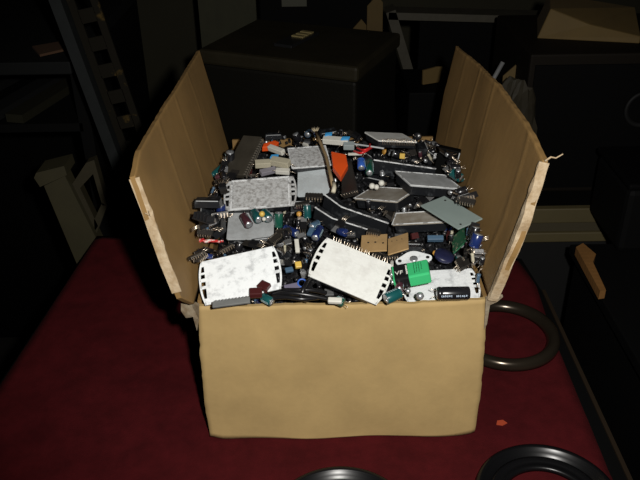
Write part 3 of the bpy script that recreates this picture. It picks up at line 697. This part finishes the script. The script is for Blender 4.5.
# the body of the heap: nobody could count it
hp = MB(); nx, nyy = 40, 54; vs = []
for j in range(nyy+1):
    for i in range(nx+1):
        x = -.1425+.285*i/nx; y = .0065+(D-.0145)*j/nyy
        vs.append(Vector((x, y, zs(x, y)-.030+.006*noise.noise(Vector((x*90, y*90, 0)))))+OFF)
fs = [(j*(nx+1)+i, j*(nx+1)+i+1, (j+1)*(nx+1)+i+1, (j+1)*(nx+1)+i) for j in range(nyy) for i in range(nx)]
hp.add(vs, fs)
rr = random.Random(21)
SPILL_L = [(191, 294), (193, 262), (199, 228), (211, 192), (229, 150), (240, 152), (224, 200), (214, 240), (207, 296)]
SPILL_R = [(484, 262), (476, 225), (468, 192), (452, 156), (440, 146), (432, 152), (448, 196), (462, 236), (474, 262)]
for poly, pl_, n_, cnt in ((SPILL_L, pl, nl, 330), (SPILL_R, pr, nr, 230)):    # bits piled against the foot of the flaps
    xs = [q[0] for q in poly]; ys = [q[1] for q in poly]; k = 0
    while k < cnt:
        px, py = rr.uniform(min(xs), max(xs)), rr.uniform(min(ys), max(ys))
        k += 1
        if not inside((px, py), poly) or any(inside((px+dx_, py+dy_), g) for g in GUARD for dx_, dy_ in ((0, 0), (9, 0), (-9, 0), (0, 8), (0, -8))): continue
        q = on_plane(px, py, pl_+n_*rr.uniform(.006, .010), n_)
        if any(all(l2[i]-.012 < q[i]+OFF[i] < h2[i]+.012 for i in range(3)) and (b.find_nearest(q+OFF)[3] or 9) < .0095 for b, l2, h2 in BLOCK): continue
        if q.z < H+.008 or q.y < .012 or q.y > D-.016: continue
        X = Matrix.Translation(q+OFF) @ Matrix.Rotation(rr.uniform(0, 6), 4, 'Z') @ Matrix.Rotation(rr.uniform(-1, 1), 4, 'X')
        if rr.random() < .65: hp.box((0, 0, 0), (rr.uniform(.005, .010), rr.uniform(.003, .007), rr.uniform(.002, .005)), X)
        else: hp.lathe([(.0028, -.0045), (.0028, .0045)], 10, X)
for k in range(2600):
    x, y = rr.uniform(-.136, .136), rr.uniform(.012, D-.015); z = zs(x, y)-.018-rr.random()*.012; q = Vector((x, y, z))+OFF
    if any(all(l2[i]-.009 < q[i] < h2[i]+.009 for i in range(3)) and (b.find_nearest(q)[3] or 9) < .0075 for b, l2, h2 in BLOCK): continue
    X = Matrix.Translation(Vector((x, y, z))+OFF) @ Matrix.Rotation(rr.uniform(0, 6), 4, 'Z') @ Matrix.Rotation(rr.uniform(-1, 1), 4, 'X')
    if rr.random() < .55: hp.box((0, 0, 0), (rr.uniform(.003, .011), rr.uniform(.002, .006), rr.uniform(.0015, .004)), X)
    else: hp.lathe([(.0024, -.004), (.0024, .004)], 8, X)
ho = hp.build('scrap_heap', mat('dark_scrap', (.007, .007, .008), .42, col2=(.018, .019, .022), vscale=300, thr=(.42, .5)))
tag(ho, 'dark jumble of tiny broken parts filling the box beneath the modules', 'scrap', None, 'stuff')

# prototypes: name, colour word, mesh parts (name, builder, material)
def p_cap(r, L, colour, lead=True):
    parts = [('sleeve', MB().lathe([(r*.86, -L/2), (r, -L*.46), (r, -L*.40), (r*.92, -L*.36), (r, -L*.32), (r, L*.47), (r*.92, L/2)], 16), slv[colour]),
             ('can_top', MB().lathe([(r*.8, L/2), (r*.8, L/2+.0004), (r*.1, L/2+.0003)], 14), can_m)]
    if lead:
        for s in (-1, 1): parts.append(('lead', MB().tube([(s*r*.4, 0, -L/2), (s*r*.5, 0, -L/2-.003), (s*r*.9, r*.4, -L/2-.006)], .00045, 5), pin_m))
    return parts
def p_chip(w, h):
    pins = MB()
    for k in range(6):
        for s in (-1, 1):
            x = (-.5+(k+.5)/6)*w*.95
            pins.box((x, s*(h/2+.0008), .0008), (.0009, .0018, .0006)).box((x, s*(h/2+.0016), -.001), (.0009, .0006, .0036))
    return [('body', MB().box((0, 0, .0005), (w, h, .0034), None, .94), dark_ic), ('pin_row', pins, pin_m)]
def p_to220(m):
    b = [('body', MB().box((0, 0, 0), (.010, .009, .0044), None, .93), blk)]
    tab = MB().box((0, .0085, -.0016), (.010, .0085, .0013)); b.append(('tab', tab, m))
    for k in (-1, 0, 1): b.append(('lead', MB().tube([(k*.0025, -.0045, 0), (k*.0025, -.010, .0003), (k*.003, -.014, -.001)], .0005, 5), pin_m))
    return b
def p_coil():
    w = MB()
    for k in range(14): 
        a = 2*PI*k/14
        w.lathe([(.0027+.0005*math.cos(q*PI/3), .0005*math.sin(q*PI/3)) for q in range(6)], 10, Matrix.Rotation(a, 4, 'Z') @ Matrix.Translation((.0060, 0, 0)) @ Matrix.Rotation(PI/2, 4, 'X'), closed=True)
    return [('core', MB().lathe([(.0060+.0019*math.cos(q*PI/4), .0019*math.sin(q*PI/4)) for q in range(8)], 20, closed=True), blk_dull), ('winding', w, copper)]
def p_disc(m): return [('disc', MB().lathe([(.001, -.0013), (.0034, -.0013), (.0045, 0), (.0034, .0013), (.001, .0013)], 16, Matrix.Rotation(PI/2, 4, 'X')), m),
                       ('lead', MB().tube([(-.002, 0, -.004), (-.0025, 0, -.009)], .0004, 5), pin_m), ('lead', MB().tube([(.002, 0, -.004), (.0025, 0, -.009)], .0004, 5), pin_m)]
def p_res(m): return [('body', MB().lathe([(.0005, -.0045), (.0019, -.0042), (.0016, -.002), (.0016, .002), (.0019, .0042), (.0005, .0045)], 12), m),
                      ('lead', MB().tube([(0, 0, -.0045), (0, 0, -.008), (.003, 0, -.010)], .0004, 5), pin_m), ('lead', MB().tube([(0, 0, .0045), (0, 0, .008), (.002, .002, .010)], .0004, 5), pin_m)]
def p_slab(w, h, t, m): return [('body', MB().box((0, 0, 0), (w, h, t), None, .95), m), ('residue_edge', MB().box((0, -h/2+.0004, t/2+.0002), (w*.86, .0009, .0007)), grey2_alu)]
def p_sink(): 
    f = MB().box((0, 0, 0), (.018, .010, .0012))
    for k in range(5): f.box((-.0075+k*.00375, 0, .003), (.0009, .010, .006))
    return [('fins', f, mat('black_anodised', (.03, .03, .033), .35, metal=.5))]
def p_box(s, m): return [('body', MB().box((0, 0, 0), s, None, .95), m)]
PROTO = []   # (weight, name, category, wording, parts, group, lying)
def proto(wt, name, cat, word, parts, group):
    ms = [(n, b.mesh(n, m), m, b) for n, b, m in parts]; PROTO.append((wt, name, cat, word, ms, group))
for colour, wt in (('black', 46), ('navy blue', 5), ('dark teal', 2), ('plum brown', 2), ('slate blue', 1.5), ('dark green', .7)):
    proto(wt*.6, 'capacitor', 'capacitor', f'small {colour} capacitor', p_cap(.0030, .0085, colour), 'loose capacitors')
    proto(wt*.45, 'capacitor', 'capacitor', f'stout {colour} capacitor', p_cap(.0050, .0125, colour), 'loose capacitors')
proto(10, 'dip_chip', 'chip', 'black many-legged chip', p_chip(.019, .0065), 'chips in the heap')
proto(9, 'transistor', 'transistor', 'black transistor with silver tab', p_to220(steel), 'loose transistors')
proto(7, 'transistor', 'transistor', 'black transistor with dull tab', p_to220(dark_ic), 'loose transistors')
proto(2, 'toroid_coil', 'coil', 'copper-wound ring coil', p_coil(), 'wound coils')
proto(1.5, 'disc_capacitor', 'component', 'brown disc component', p_disc(amber), 'disc components')
proto(1.5, 'disc_capacitor', 'component', 'blue disc component', p_disc(slv['bright blue']), 'disc components')
proto(3, 'resistor', 'resistor', 'tan leaded resistor', p_res(beige_p), 'leaded resistors')
proto(3, 'resistor', 'resistor', 'pale blue leaded resistor', p_res(slv['slate blue']), 'leaded resistors')
proto(16, 'black_module', 'circuit module', 'chunky black module', p_slab(.026, .013, .007, blk_edge), 'small black modules')
proto(6, 'heat_sink', 'heat sink', 'small black finned heat sink', p_sink(), 'finned heat sinks')
proto(1, 'film_capacitor', 'component', 'glossy maroon block', p_box((.009, .0045, .007), maroon), 'loose block components')
proto(1, 'film_capacitor', 'component', 'white block', p_box((.009, .0035, .004), white_p), 'loose block components')
proto(.5, 'film_capacitor', 'component', 'mustard block', p_box((.006, .0035, .006), yellow), 'loose block components')
proto(3, 'metal_can', 'component', 'small silver can', [('shell', MB().lathe([(.0034, 0), (.0030, .0008), (.0026, .001), (.0026, .0045), (.0020, .005)], 14), can_m)], 'small metal cans')
HEAP = [(193, 300), (193, 262), (199, 228), (212, 190), (229, 152), (238, 150), (262, 144), (266, 136), (318, 131), (366, 131), (418, 136), (438, 142), (452, 156), (466, 190), (474, 220), (484, 258), (487, 296), (400, 301), (300, 303)]
LAND = {'the front left white module': (239, 277), 'the pinned front white module': (350, 270), 'the front right white module': (446, 285), 'the speckled left module': (260, 193),
        'the capacitor-topped module': (250, 226), 'the square grey back module': (309, 158), 'the pale blue-grey module': (315, 184), 'the grey module by the right flap': (430, 180),
        'the stained tan-grey module': (386, 195), 'the narrow bright-edged module': (420, 218), 'the sage-grey plate': (452, 212), 'the topmost back module': (394, 136), 'the toothed long chip': (242, 159),
        'the dark brown chip': (349, 178), 'the orange piece': (340, 163), 'the tan perforated boards': (385, 244), 'the diamond transistor': (414, 259), 'the long black middle module': (356, 208),
        'the yellow block': (298, 266), 'the front cables': (300, 294), 'the red wrapper sliver': (211, 241), 'the green striped capacitor': (279, 220), 'the upright black slab': (443, 163), 'the white-edged black module': (405, 163)}
def relation(p):
    best = min(LAND, key=lambda k: (p[0]-LAND[k][0])**2+(1.4*(p[1]-LAND[k][1]))**2); q = LAND[best]
    dx, dy = p[0]-q[0], 1.4*(p[1]-q[1])
    w = ('right of' if dx > 0 else 'left of') if abs(dx) > abs(dy) else ('in front of' if dy > 0 else 'behind')
    return f'{w} {best}'
rr = random.Random(77); loose = []; tries = 0; tw = sum(p[0] for p in PROTO)
FL = [((-HW, 0, H), (math.cos(al), 0, math.sin(al))), ((HW, 0, H), (-math.cos(ar), 0, math.sin(ar)))]
def in_box(v):                                  # keep clear of the walls and the leaning flaps
    q = v-OFF
    if q.y < .0075 or q.y > D-.008: return False
    if q.z < H: return abs(q.x) < HW-.007
    return all((q-Vector(p)).dot(Vector(n)) > .007 for p, n in FL)
while len(loose) < 300 and tries < 11000:
    tries += 1
    px, py = rr.uniform(192, 490), rr.uniform(130, 304)
    if tries % 5 == 0: px, py = rr.choice((rr.uniform(192, 240), rr.uniform(440, 486))), rr.uniform(146, 300)
    if not inside((px, py), HEAP) or any(inside((px, py), g) for g in GUARD): continue
    t = rr.uniform(0, tw)
    for pr_ in PROTO:
        t -= pr_[0]
        if t <= 0: break
    p = A(px, py, z=.2); p = A(px, py, z=zs(p.x, p.y)); base = zs(p.x, p.y)
    side = next(((pl_, n_) for poly, pl_, n_ in ((SPILL_L, pl, nl), (SPILL_R, pr, nr)) if inside((px, py), poly)), None)
    if side and pr_[1] in ('toroid_coil', 'metal_can', 'disc_capacitor', 'film_capacitor'): continue
    sc = rr.uniform(.85, 1.2)
    for att in range(7):
        R = Matrix.Rotation(rr.uniform(0, 2*PI), 4, 'Z') @ Matrix.Rotation(rr.choice((rr.uniform(-.5, .5), rr.uniform(1.1, 1.9), rr.uniform(1.1, 1.9))) if pr_[1] == 'capacitor' else rr.uniform(-.7, .7), 4, 'X')
        q = A(px, py, z=base-.010+.0035*att) if not side else on_plane(px, py, side[0]+side[1]*(.010+.003*att), side[1])
        X = Matrix.Translation(q+OFF) @ R @ Matrix.Scale(sc, 4)
        vv = [X @ v for v in pr_[4][0][3].v]
        if not all(in_box(v) for v in vv): continue
        lo = Vector([min(v[i] for v in vv) for i in range(3)]); hi = Vector([max(v[i] for v in vv) for i in range(3)])
        if any(any(inside(proj(v-OFF), g) for v in vv[::3]) for g in GUARD[:3]+GUARD[3:]): 
            if att < 5: continue
            break
        bv = None; hit = False
        for b, l2, h2 in BLOCK:
            if any(lo[i] > h2[i] or hi[i] < l2[i] for i in range(3)): continue
            bv = bv or BVHTree.FromPolygons(vv, pr_[4][0][3].f)
            if b.overlap(bv): hit = True; break
        if hit: continue
        if bv is None: bv = BVHTree.FromPolygons(vv, pr_[4][0][3].f)
        BLOCK.append((bv, lo, hi)); loose.append((pr_, X, proj(q))); break
# make them: one thing each, its pieces as children
named = {}
for pr_, X, pp in loose: named.setdefault(f'{pr_[3]} {relation(pp)}', []).append((pr_, X, pp))
ORD = ['first', 'second', 'third', 'fourth', 'fifth', 'sixth', 'seventh', 'eighth', 'ninth', 'tenth']
for base, lst in named.items():
    lst.sort(key=lambda k: k[2][0])
    for i, (pr_, X, pp) in enumerate(lst):
        lab = base if len(lst) == 1 else base+(', left one' if i == 0 else ', right one') if len(lst) == 2 else base+f', {ORD[min(i, 9)]} from left'
        th = thing(pr_[1], X, lab, pr_[2], pr_[5])
        for n, me, m, b in pr_[4]:
            o = bpy.data.objects.new(n, me); COL.objects.link(o); o.parent = th
print('loose parts', len(loose), 'tries', tries)

# ------------------------------------------------------------------ rings on the table
ring = MB().lathe([(.0570, .001), (.0568, .006), (.0600, .0115), (.0660, .0150), (.0715, .0125), (.0742, .006), (.0738, .001)], 72, closed=True)
tag(ring.build('trim_ring', chrome_d, None, T(.2258, .184, 0)), 'dark chrome trim ring lying on the red cloth right of the box', 'ring', 'round trim rings')
def bowl_ring(x, y, label):
    th = thing('trim_ring', T(x, y, 0), label, 'ring', 'round trim rings')
    MB().lathe([(.060, .0012), (.074, .0012), (.0755, .006), (.0735, .0125), (.0705, .0140), (.0675, .0125), (.0655, .008), (.060, .0075)], 72, closed=True).build('outer_rim', black_gl, th)
    MB().lathe([(.0440, .0012), (.0600, .0012), (.0600, .0073), (.0565, .0085), (.0535, .0060), (.0500, .0055), (.0475, .0070), (.0445, .0050)], 72, closed=True).build('inner_ring', black_gl, th)
bowl_ring(.209, -.100, 'black stepped trim ring lying at the front right corner of the red cloth')
bowl_ring(-.005, -.128, 'black stepped trim ring lying in front of the box, at the frame edge')
tag(MB().prism([(-.006, -.003), (.001, -.0045), (.007, -.001), (.003, .004), (-.004, .003)], 0, .0012).build('orange_crumb', mat('faded_orange', (.35, .045, .012), .8), None, T(*at(501, 423, z=.0006))), 'small faded orange scrap on the red cloth right of the box', 'scrap')

# ------------------------------------------------------------------ behind the table
BZ = -.022; BT = BZ+.0012
bn = thing('back_bench', T(.35, .95, -.75), 'dark bench with beige double edge strip standing behind the table', 'bench')
def pb(c, d, name, m, par, bevel=0.):           # box part given table-relative
    o = MB().box(Vector(c)+OFF, d).build(name, m, None, None, bevel); o.parent = par; o.matrix_parent_inverse = par.matrix_world.inverted(); return o
bpy.context.view_layer.update()
pb((.32, 1.02, BZ-.012), (1.14, .84, .024), 'bench_top', blk_wood, bn)
pb((.32, .5985, BZ-.014), (1.14, .015, .030), 'edge_strip', bench_beige, bn, .002)
pb((.32, .6015, BZ-.0395), (1.14, .009, .019), 'groove_strip', mat('groove_olive', (.04, .032, .015), .7), bn)
pb((.32, .5985, BZ-.060), (1.14, .015, .020), 'edge_strip', bench_beige, bn, .002)
pb((.32, .62, (BZ-.07-.75)/2), (1.12, .02, .75+BZ-.07), 'front_panel', dk_panel, bn)
for x in (-.2, .84): pb((x, 1.02, (BZ-.024-.75)/2), (.04, .78, .75+BZ-.026), 'side_panel', blk_wood, bn)

# black hard case
z0 = .222
fl_, fr_, br_, bl_ = (at(211, 51, z=z0), at(366, 69, z=z0), at(392, 34, z=z0), at(247, 17, z=z0))
ctr = (fl_+fr_+br_+bl_)/4; ux = (fr_-fl_).normalized(); ya = math.atan2(ux.y, ux.x)
cw = ((fr_-fl_).length+(br_-bl_).length)/2; cd = ((br_-fr_).length+(bl_-fl_).length)/2
print('case', ctr, cw, cd, ya)
hc = thing('hard_case', T(ctr.x, ctr.y, BT) @ Matrix.Rotation(ya, 4, 'Z'), 'black hard case with paler lid and small clasp on the bench behind the box', 'case')
hh = z0-BZ
MB().box((0, 0, (hh-.03)/2+.0005), (cw*.97, cd*.95, hh-.03)).build('body', case_m, hc, bevel=.006)
MB().box((0, 0, hh-.0145), (cw, cd, .029)).build('lid', case_lid, hc, bevel=.006)
cp_ = hc.matrix_world.inverted() @ (at(297, 41, z=z0)+OFF)
bpy.context.view_layer.update(); cp_ = hc.matrix_world.inverted() @ (at(297, 41, z=z0)+OFF)
cX = Matrix.Translation((cp_.x, cp_.y, hh)) @ Matrix.Rotation(-.1, 4, 'Z')
clsp = MB().box((0, 0, .003), (.040, .110, .006), cX).build('clasp', blk, hc, bevel=.001)
for k in range(3): MB().box((0, .006+k*.017, .0072), (.026, .010, .0025), cX).build('clasp_bar', brass, clsp)

# black loudspeaker on the bench, right
spx0, spx1 = .352, .72
sp = thing('loudspeaker', T((spx0+spx1)/2, .80, BT), 'large black loudspeaker cabinet on the bench behind the right flap', 'loudspeaker')
w = spx1-spx0; hh = .246-BZ
MB().box((0, 0, hh/2), (w, .28, hh)).build('cabinet', mat('black_veneer', (.005, .0035, .002), .7, spec=.12), sp, bevel=.004)
MB().box((0, -.1415, hh/2-.004), (w-.02, .004, hh-.03)).build('baffle', bg_black, sp)
for x, z, r in ((.03, hh*.62, .035), (.09, hh*.42, .03)):
    MB().lathe([(r*.72, -.001), (r, .0), (r, .004), (r*.9, .006), (r*.74, .003)], 36, Matrix.Translation((x, -.1435, z)) @ Matrix.Rotation(PI/2, 4, 'X'), closed=True).build('driver_ring', mat('satin_black', (.006, .006, .006), .6, spec=.15), sp)
# tan carton on the speaker
q0, q1, q2 = at(570, 44, z=.247), at(640, 46, z=.247), at(584, 7, y=.80)
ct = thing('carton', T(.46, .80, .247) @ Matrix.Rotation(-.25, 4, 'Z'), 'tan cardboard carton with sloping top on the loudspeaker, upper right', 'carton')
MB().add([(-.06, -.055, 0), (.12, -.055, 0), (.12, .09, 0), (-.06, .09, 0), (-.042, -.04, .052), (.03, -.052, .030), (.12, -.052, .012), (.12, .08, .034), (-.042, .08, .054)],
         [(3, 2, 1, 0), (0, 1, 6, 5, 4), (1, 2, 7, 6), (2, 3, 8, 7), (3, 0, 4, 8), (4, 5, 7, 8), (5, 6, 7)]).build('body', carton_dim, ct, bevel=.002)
# grey equipment frame
fy = 1.12
f_ = [at(x, y, y=fy) for x, y in ((391, 13), (579, 18), (573, 55), (407, 66))]
eq = thing('equipment_rack', T(f_[3].x+.15, fy+.03, BT), 'grey metal equipment rack, open and dark inside, behind the case', 'rack')
bpy.context.view_layer.update()
def bar(a, b, wd, dp_, name, m, par):
    z = (b-a).normalized(); y = Vector((0, 1, 0)); x = y.cross(z).normalized()
    X = Matrix((x, y, z)).transposed().to_4x4(); X.translation = (a+b)/2+OFF
    o = MB().box((0, 0, 0), (wd, dp_, (b-a).length+wd), X).build(name, m); o.parent = par; o.matrix_parent_inverse = par.matrix_world.inverted()
lowL = f_[3]+(f_[3]-f_[0])*((f_[3].z-BZ-.020)/(f_[0].z-f_[3].z)); lowR = f_[2]+(f_[2]-f_[1])*((f_[2].z-BZ-.020)/(f_[1].z-f_[2].z))
bar(f_[0], f_[1], .016, .06, 'top_bar', frame_grey, eq); bar(f_[0], lowL, .022, .06, 'post', frame_grey, eq); bar(f_[1], lowR, .022, .06, 'post', mat('dark_frame', (.015, .014, .011), .6, spec=.15), eq)
pb(((f_[0].x+f_[1].x)/2+.03, fy+.05, (f_[0].z+BZ)/2), ((f_[1].x-f_[0].x)*.8, .02, f_[0].z-BZ-.04), 'back_panel', bg_black, eq)
# black carton between the case and the right flap
ca, cb = at(409, 93, y=.745), at(455, 93, y=.745); CZ = ca.z+.001
bk = thing('carton', T((ca.x+cb.x)/2, .82, BT), 'plain black carton standing between the hard case and the right flap', 'carton')
MB().box((0, 0, (ca.z-BT)/2), (cb.x-ca.x, .15, ca.z-BT)).build('body', bg_black, bk, bevel=.003)
# cardboard scraps behind the right flap
def scrap(px, pyt, pyb, y, wpx, label, m, tilt=0., yaw=0., group='cardboard scraps on the bench', zb=None):
    zb = BT if zb is None else zb
    p = at(px, pyt, y=y); zt = p.z; k = (p-CAM).length/F_PX; w_ = wpx*k; h_ = zt-zb
    X = T(p.x, y, zb) @ Matrix.Rotation(yaw, 4, 'Z')
    mb = MB().prism([(-w_/2, 0), (w_/2, 0), (w_/2*.9, h_*.93), (w_*.1, h_), (-w_/2, h_*.9)], -.003, .003, Matrix.Rotation(PI/2-tilt, 4, 'X'))
    return tag(mb.build('cardboard_scrap', m, None, X, .001), label, 'cardboard', group)
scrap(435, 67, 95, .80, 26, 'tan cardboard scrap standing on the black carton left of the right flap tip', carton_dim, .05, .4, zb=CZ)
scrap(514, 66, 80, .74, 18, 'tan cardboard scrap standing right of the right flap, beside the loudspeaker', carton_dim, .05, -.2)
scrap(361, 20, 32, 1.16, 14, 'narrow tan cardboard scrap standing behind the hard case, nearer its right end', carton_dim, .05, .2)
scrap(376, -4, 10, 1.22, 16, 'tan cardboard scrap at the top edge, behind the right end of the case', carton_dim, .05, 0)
# crumpled grey bag
p = at(511, 105, y=.632)
bm = MB(); prof = []
vs = []; NB, NS = 14, 22
for j in range(NB+1):
    th_ = PI*j/NB
    for i in range(NS):
        a = 2*PI*i/NS; d = Vector((math.sin(th_)*math.cos(a), math.sin(th_)*math.sin(a), -math.cos(th_)))
        k = 1+.22*noise.noise(d*2.2+Vector((3, 1, 0)))+.10*noise.noise(d*5)
        vs.append(Vector((d.x*.047*k, d.y*.019*k, max(-.115, d.z*.120*k))))
zmn = min(v.z for v in vs)
vs = [v-Vector((0, 0, zmn)) for v in vs]
fs = [(j*NS+i, j*NS+(i+1) % NS, (j+1)*NS+(i+1) % NS, (j+1)*NS+i) for j in range(NB) for i in range(NS)]
bm.add(vs, fs)
tag(bm.build('crumpled_bag', bag_m, None, T(p.x+.002, .632, BZ+.0012)), 'crumpled grey plastic bag standing on the bench behind the right flap', 'bag')
a, b = at(494, 78, y=.672), at(503, 62, y=.672)
d = (a-b); a2 = b+d*((b.z-BZ-.004)/(b.z-a.z))
tag(MB().tube([b+OFF, a2+OFF], .004, 8).build('metal_strip', steel), 'bright metal strip leaning against the grey bag behind the right flap', 'strip')
# dark electronics carton behind the case
c0 = at(315, 8, y=1.28)
bc = thing('equipment_box', T(c0.x, 1.30, BT), 'black equipment box behind the hard case at the top of the picture', 'equipment')
MB().box((0, 0, .15), (.27, .14, .30)).build('housing', bg_black, bc, bevel=.004)
MB().box((-.05, -.0715, .235), (.06, .003, .02)).build('front_label', mat('olive_label', (.04, .04, .025), .7), bc)
c0 = at(222, 20, y=1.30)
ob = MB().box((0, 0, .30), (.21, .02, .60)); tag(ob.build('olive_board', mat('olive_board_paint', (.030, .029, .012), .8, var=.2), None, T(c0.x+.02, 1.5, -.75) @ Matrix.Scale(1.7, 4, Vector((0, 0, 1)))), 'dull olive board standing upright behind the left end of the case', 'board')

# ------------------------------------------------------------------ left background
sy = .56
a, b = at(58, 0, y=sy), at(147, 238, y=sy); dr = (b-a).normalized()
lo_ = a+(b-a)*((a.z+.748)/(a.z-b.z)); hi_ = a-(b-a)*.25
st = thing('steel_upright', T(lo_.x, lo_.y, -.75), 'grey slotted steel upright leaning behind the table at the left', 'upright')
bpy.context.view_layer.update()
L = (hi_-lo_).length; z = (hi_-lo_).normalized(); y = Vector((0, 1, 0)); x = y.cross(z).normalized()
X = Matrix((x, y, z)).transposed().to_4x4(); X.translation = lo_+OFF
def pw(mb, name, m, par):
    o = mb.build(name, m); o.parent = par; o.matrix_parent_inverse = par.matrix_world.inverted(); return o
pw(MB().box((0, 0, L/2+.012), (.018, .03, L), X), 'flange', steel_grey, st)
web_ = MB().box((.016, .008, L/2+.012), (.012, .004, L), X).box((.052, .008, L/2+.012), (.012, .004, L), X)
n = int(L/.045)
for k in range(n): web_.box((.034, .008, .03+k*.045), (.026, .004, .022), X)
pw(web_, 'slotted_web', rust_steel, st)
# dark desk on the left
dz = at(66, 63, y=.60).z; dxr = at(68, 64, y=.60).x
dk = thing('side_desk', T(dxr-.35, .90, -.75), 'dark open desk with grey-edged top at the far left', 'desk')
bpy.context.view_layer.update()
pb((dxr-.35, .90, dz-.012), (.70, .58, .022), 'desk_top', mat('desk_top_grey', (.006, .0065, .0065), .7, spec=.1), dk, .002)
pb((dxr-.35, .93, dz-.145), (.66, .50, .016), 'shelf', blk_wood, dk)
for xx in (dxr-.68, dxr-.015): pb((xx, .93, (dz-.024-.75)/2), (.022, .50, .75+dz-.026), 'side_panel', blk_wood, dk)
pb((dxr-.35, 1.17, (dz-.75)/2), (.64, .012, .75+dz-.05), 'back_panel', bg_black, dk)
for k, (x, yy, c_) in enumerate(((dxr-.10, .86, (.014, .013, .007)), (dxr-.17, .80, (.008,.008,.008)), (dxr-.26, .84, (.006, .006, .006)))):
    o = MB().box((0, 0, .008), (.035, .36, .016)).build('flat_bar', mat(f'bar_{k}', c_, .5), None, T(x, yy, dz-.136) @ Matrix.Rotation(-.25, 4, 'Z'))
    tag(o, ('olive', 'dark grey', 'black')[k]+' flat bar lying on the shelf of the left desk', 'bar', 'flat bars on the desk shelf')
o = MB().prism([(-.03, -.03), (.03, -.02), (.035, .03), (-.025, .03)], 0, .004).build('cardboard_scrap', mat('brown_scrap', (.045, .018, .004), .8), None, T(*(at(52, 50, z=dz)+Vector((0, 0, .0005)))) @ Matrix.Rotation(.6, 4, 'Z'))
tag(o, 'brown cardboard scrap on top of the left desk', 'cardboard', 'cardboard scraps on the bench')
# beige trestle
ty = .505
E_ = lambda x, y: at(x, y, y=ty)
tr = thing('trestle', T(E_(100, 300).x, ty, -.75), 'beige painted trestle with triangular opening behind the left table corner', 'trestle')
bpy.context.view_layer.update()
def slabpx(pts, dep, name, m, par, yo=0):
    P = [at(*q, y=ty+yo) for q in pts]; n = len(P)
    vs = [p_+OFF for p_ in P]+[p_+OFF+Vector((0, dep, 0)) for p_ in P]
    return pw(MB().add(vs, [tuple(range(n))[::-1], tuple(range(n, 2*n))]+[(i, (i+1) % n, n+(i+1) % n, n+i) for i in range(n)]), name, m, par)
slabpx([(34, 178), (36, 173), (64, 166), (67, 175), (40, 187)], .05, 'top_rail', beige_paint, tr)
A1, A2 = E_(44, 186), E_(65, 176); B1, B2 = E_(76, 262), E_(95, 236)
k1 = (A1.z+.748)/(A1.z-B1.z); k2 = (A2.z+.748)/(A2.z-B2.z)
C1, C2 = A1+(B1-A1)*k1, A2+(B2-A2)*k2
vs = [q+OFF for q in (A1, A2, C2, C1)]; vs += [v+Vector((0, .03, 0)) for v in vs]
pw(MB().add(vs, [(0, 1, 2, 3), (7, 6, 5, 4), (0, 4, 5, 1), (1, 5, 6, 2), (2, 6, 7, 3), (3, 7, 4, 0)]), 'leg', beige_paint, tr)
beige_shaded = mat('beige_paint_shaded', (.024, .019, .007), .6, var=.2)  # the beige paint darkened: shade on the set-back braces put into the colour
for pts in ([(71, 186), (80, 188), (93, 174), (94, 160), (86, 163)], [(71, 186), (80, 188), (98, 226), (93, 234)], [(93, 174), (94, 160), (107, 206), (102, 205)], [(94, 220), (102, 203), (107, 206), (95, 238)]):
    slabpx(pts, .02, 'brace', beige_shaded, tr, .012)

# ------------------------------------------------------------------ right foreground
zt = -.02
e1, e2 = at(577, 246, z=zt), at(628, 342, z=zt)
ch = thing('dark_cabinet', T(.52, .15, -.75), 'dark cabinet with pale wooden top edge right of the table', 'cabinet')
bpy.context.view_layer.update()
x0 = min(e1.x, e2.x)
pb((x0+.21, (e1.y-.40)/2, (zt-.02-.75)/2), (.40, e1.y+.40, .75+zt-.02), 'body', blk_wood, ch)
pb((x0+.21, (e1.y-.40)/2, zt-.011), (.42, e1.y+.42, .018), 'top', blk_wood, ch, .002)
w1 = [at(x, y, z=zt+.014) for x, y in ((576, 247), (583, 243), (596, 254), (593, 262), (606, 290), (600, 291))]
pw(MB().prism([(q.x, q.y) for q in w1], TZ+zt-.001, TZ+zt+.014), 'wooden_edge', wood_lt, ch)
bpos = at(603, 262, z=zt)
bb = thing('black_chest', T(bpos.x+.20, bpos.y+.10, zt-.0015), 'black chest standing on the cabinet at the right edge', 'chest')
MB().box((0, .0, .06), (.34, .15, .116)).build('body', blk_wood, bb, bevel=.01)
MB().box((0, .0, .1235), (.345, .155, .011)).build('lid', bg_black, bb, bevel=.004)

# ------------------------------------------------------------------ light: the camera's flash, a breath of room light
fd = bpy.data.lights.new('flash', 'SPOT'); fo = bpy.data.objects.new('flash', fd); COL.objects.link(fo)
fd.energy = 37.5; fd.color = (1, .97, .92); fd.shadow_soft_size = .012; fd.spot_size = math.radians(76); fd.spot_blend = .75
Mf = Matrix((RT, UP, -FW)).transposed().to_4x4(); Mf.translation = CAM+OFF+RT*.062+UP*.035-FW*.01
fo.matrix_world = Mf
w = bpy.data.worlds.new('world'); bpy.context.scene.world = w; w.use_nodes = True
w.node_tree.nodes['Background'].inputs[0].default_value = (1, .8, .5, 1); w.node_tree.nodes['Background'].inputs[1].default_value = .002
vs_ = bpy.context.scene.view_settings
bpy.context.scene.display_settings.display_device = 'sRGB'
vs_.view_transform = 'Standard'; vs_.look = 'None'; vs_.gamma = 1; vs_.use_curve_mapping = False; vs_.exposure = 0
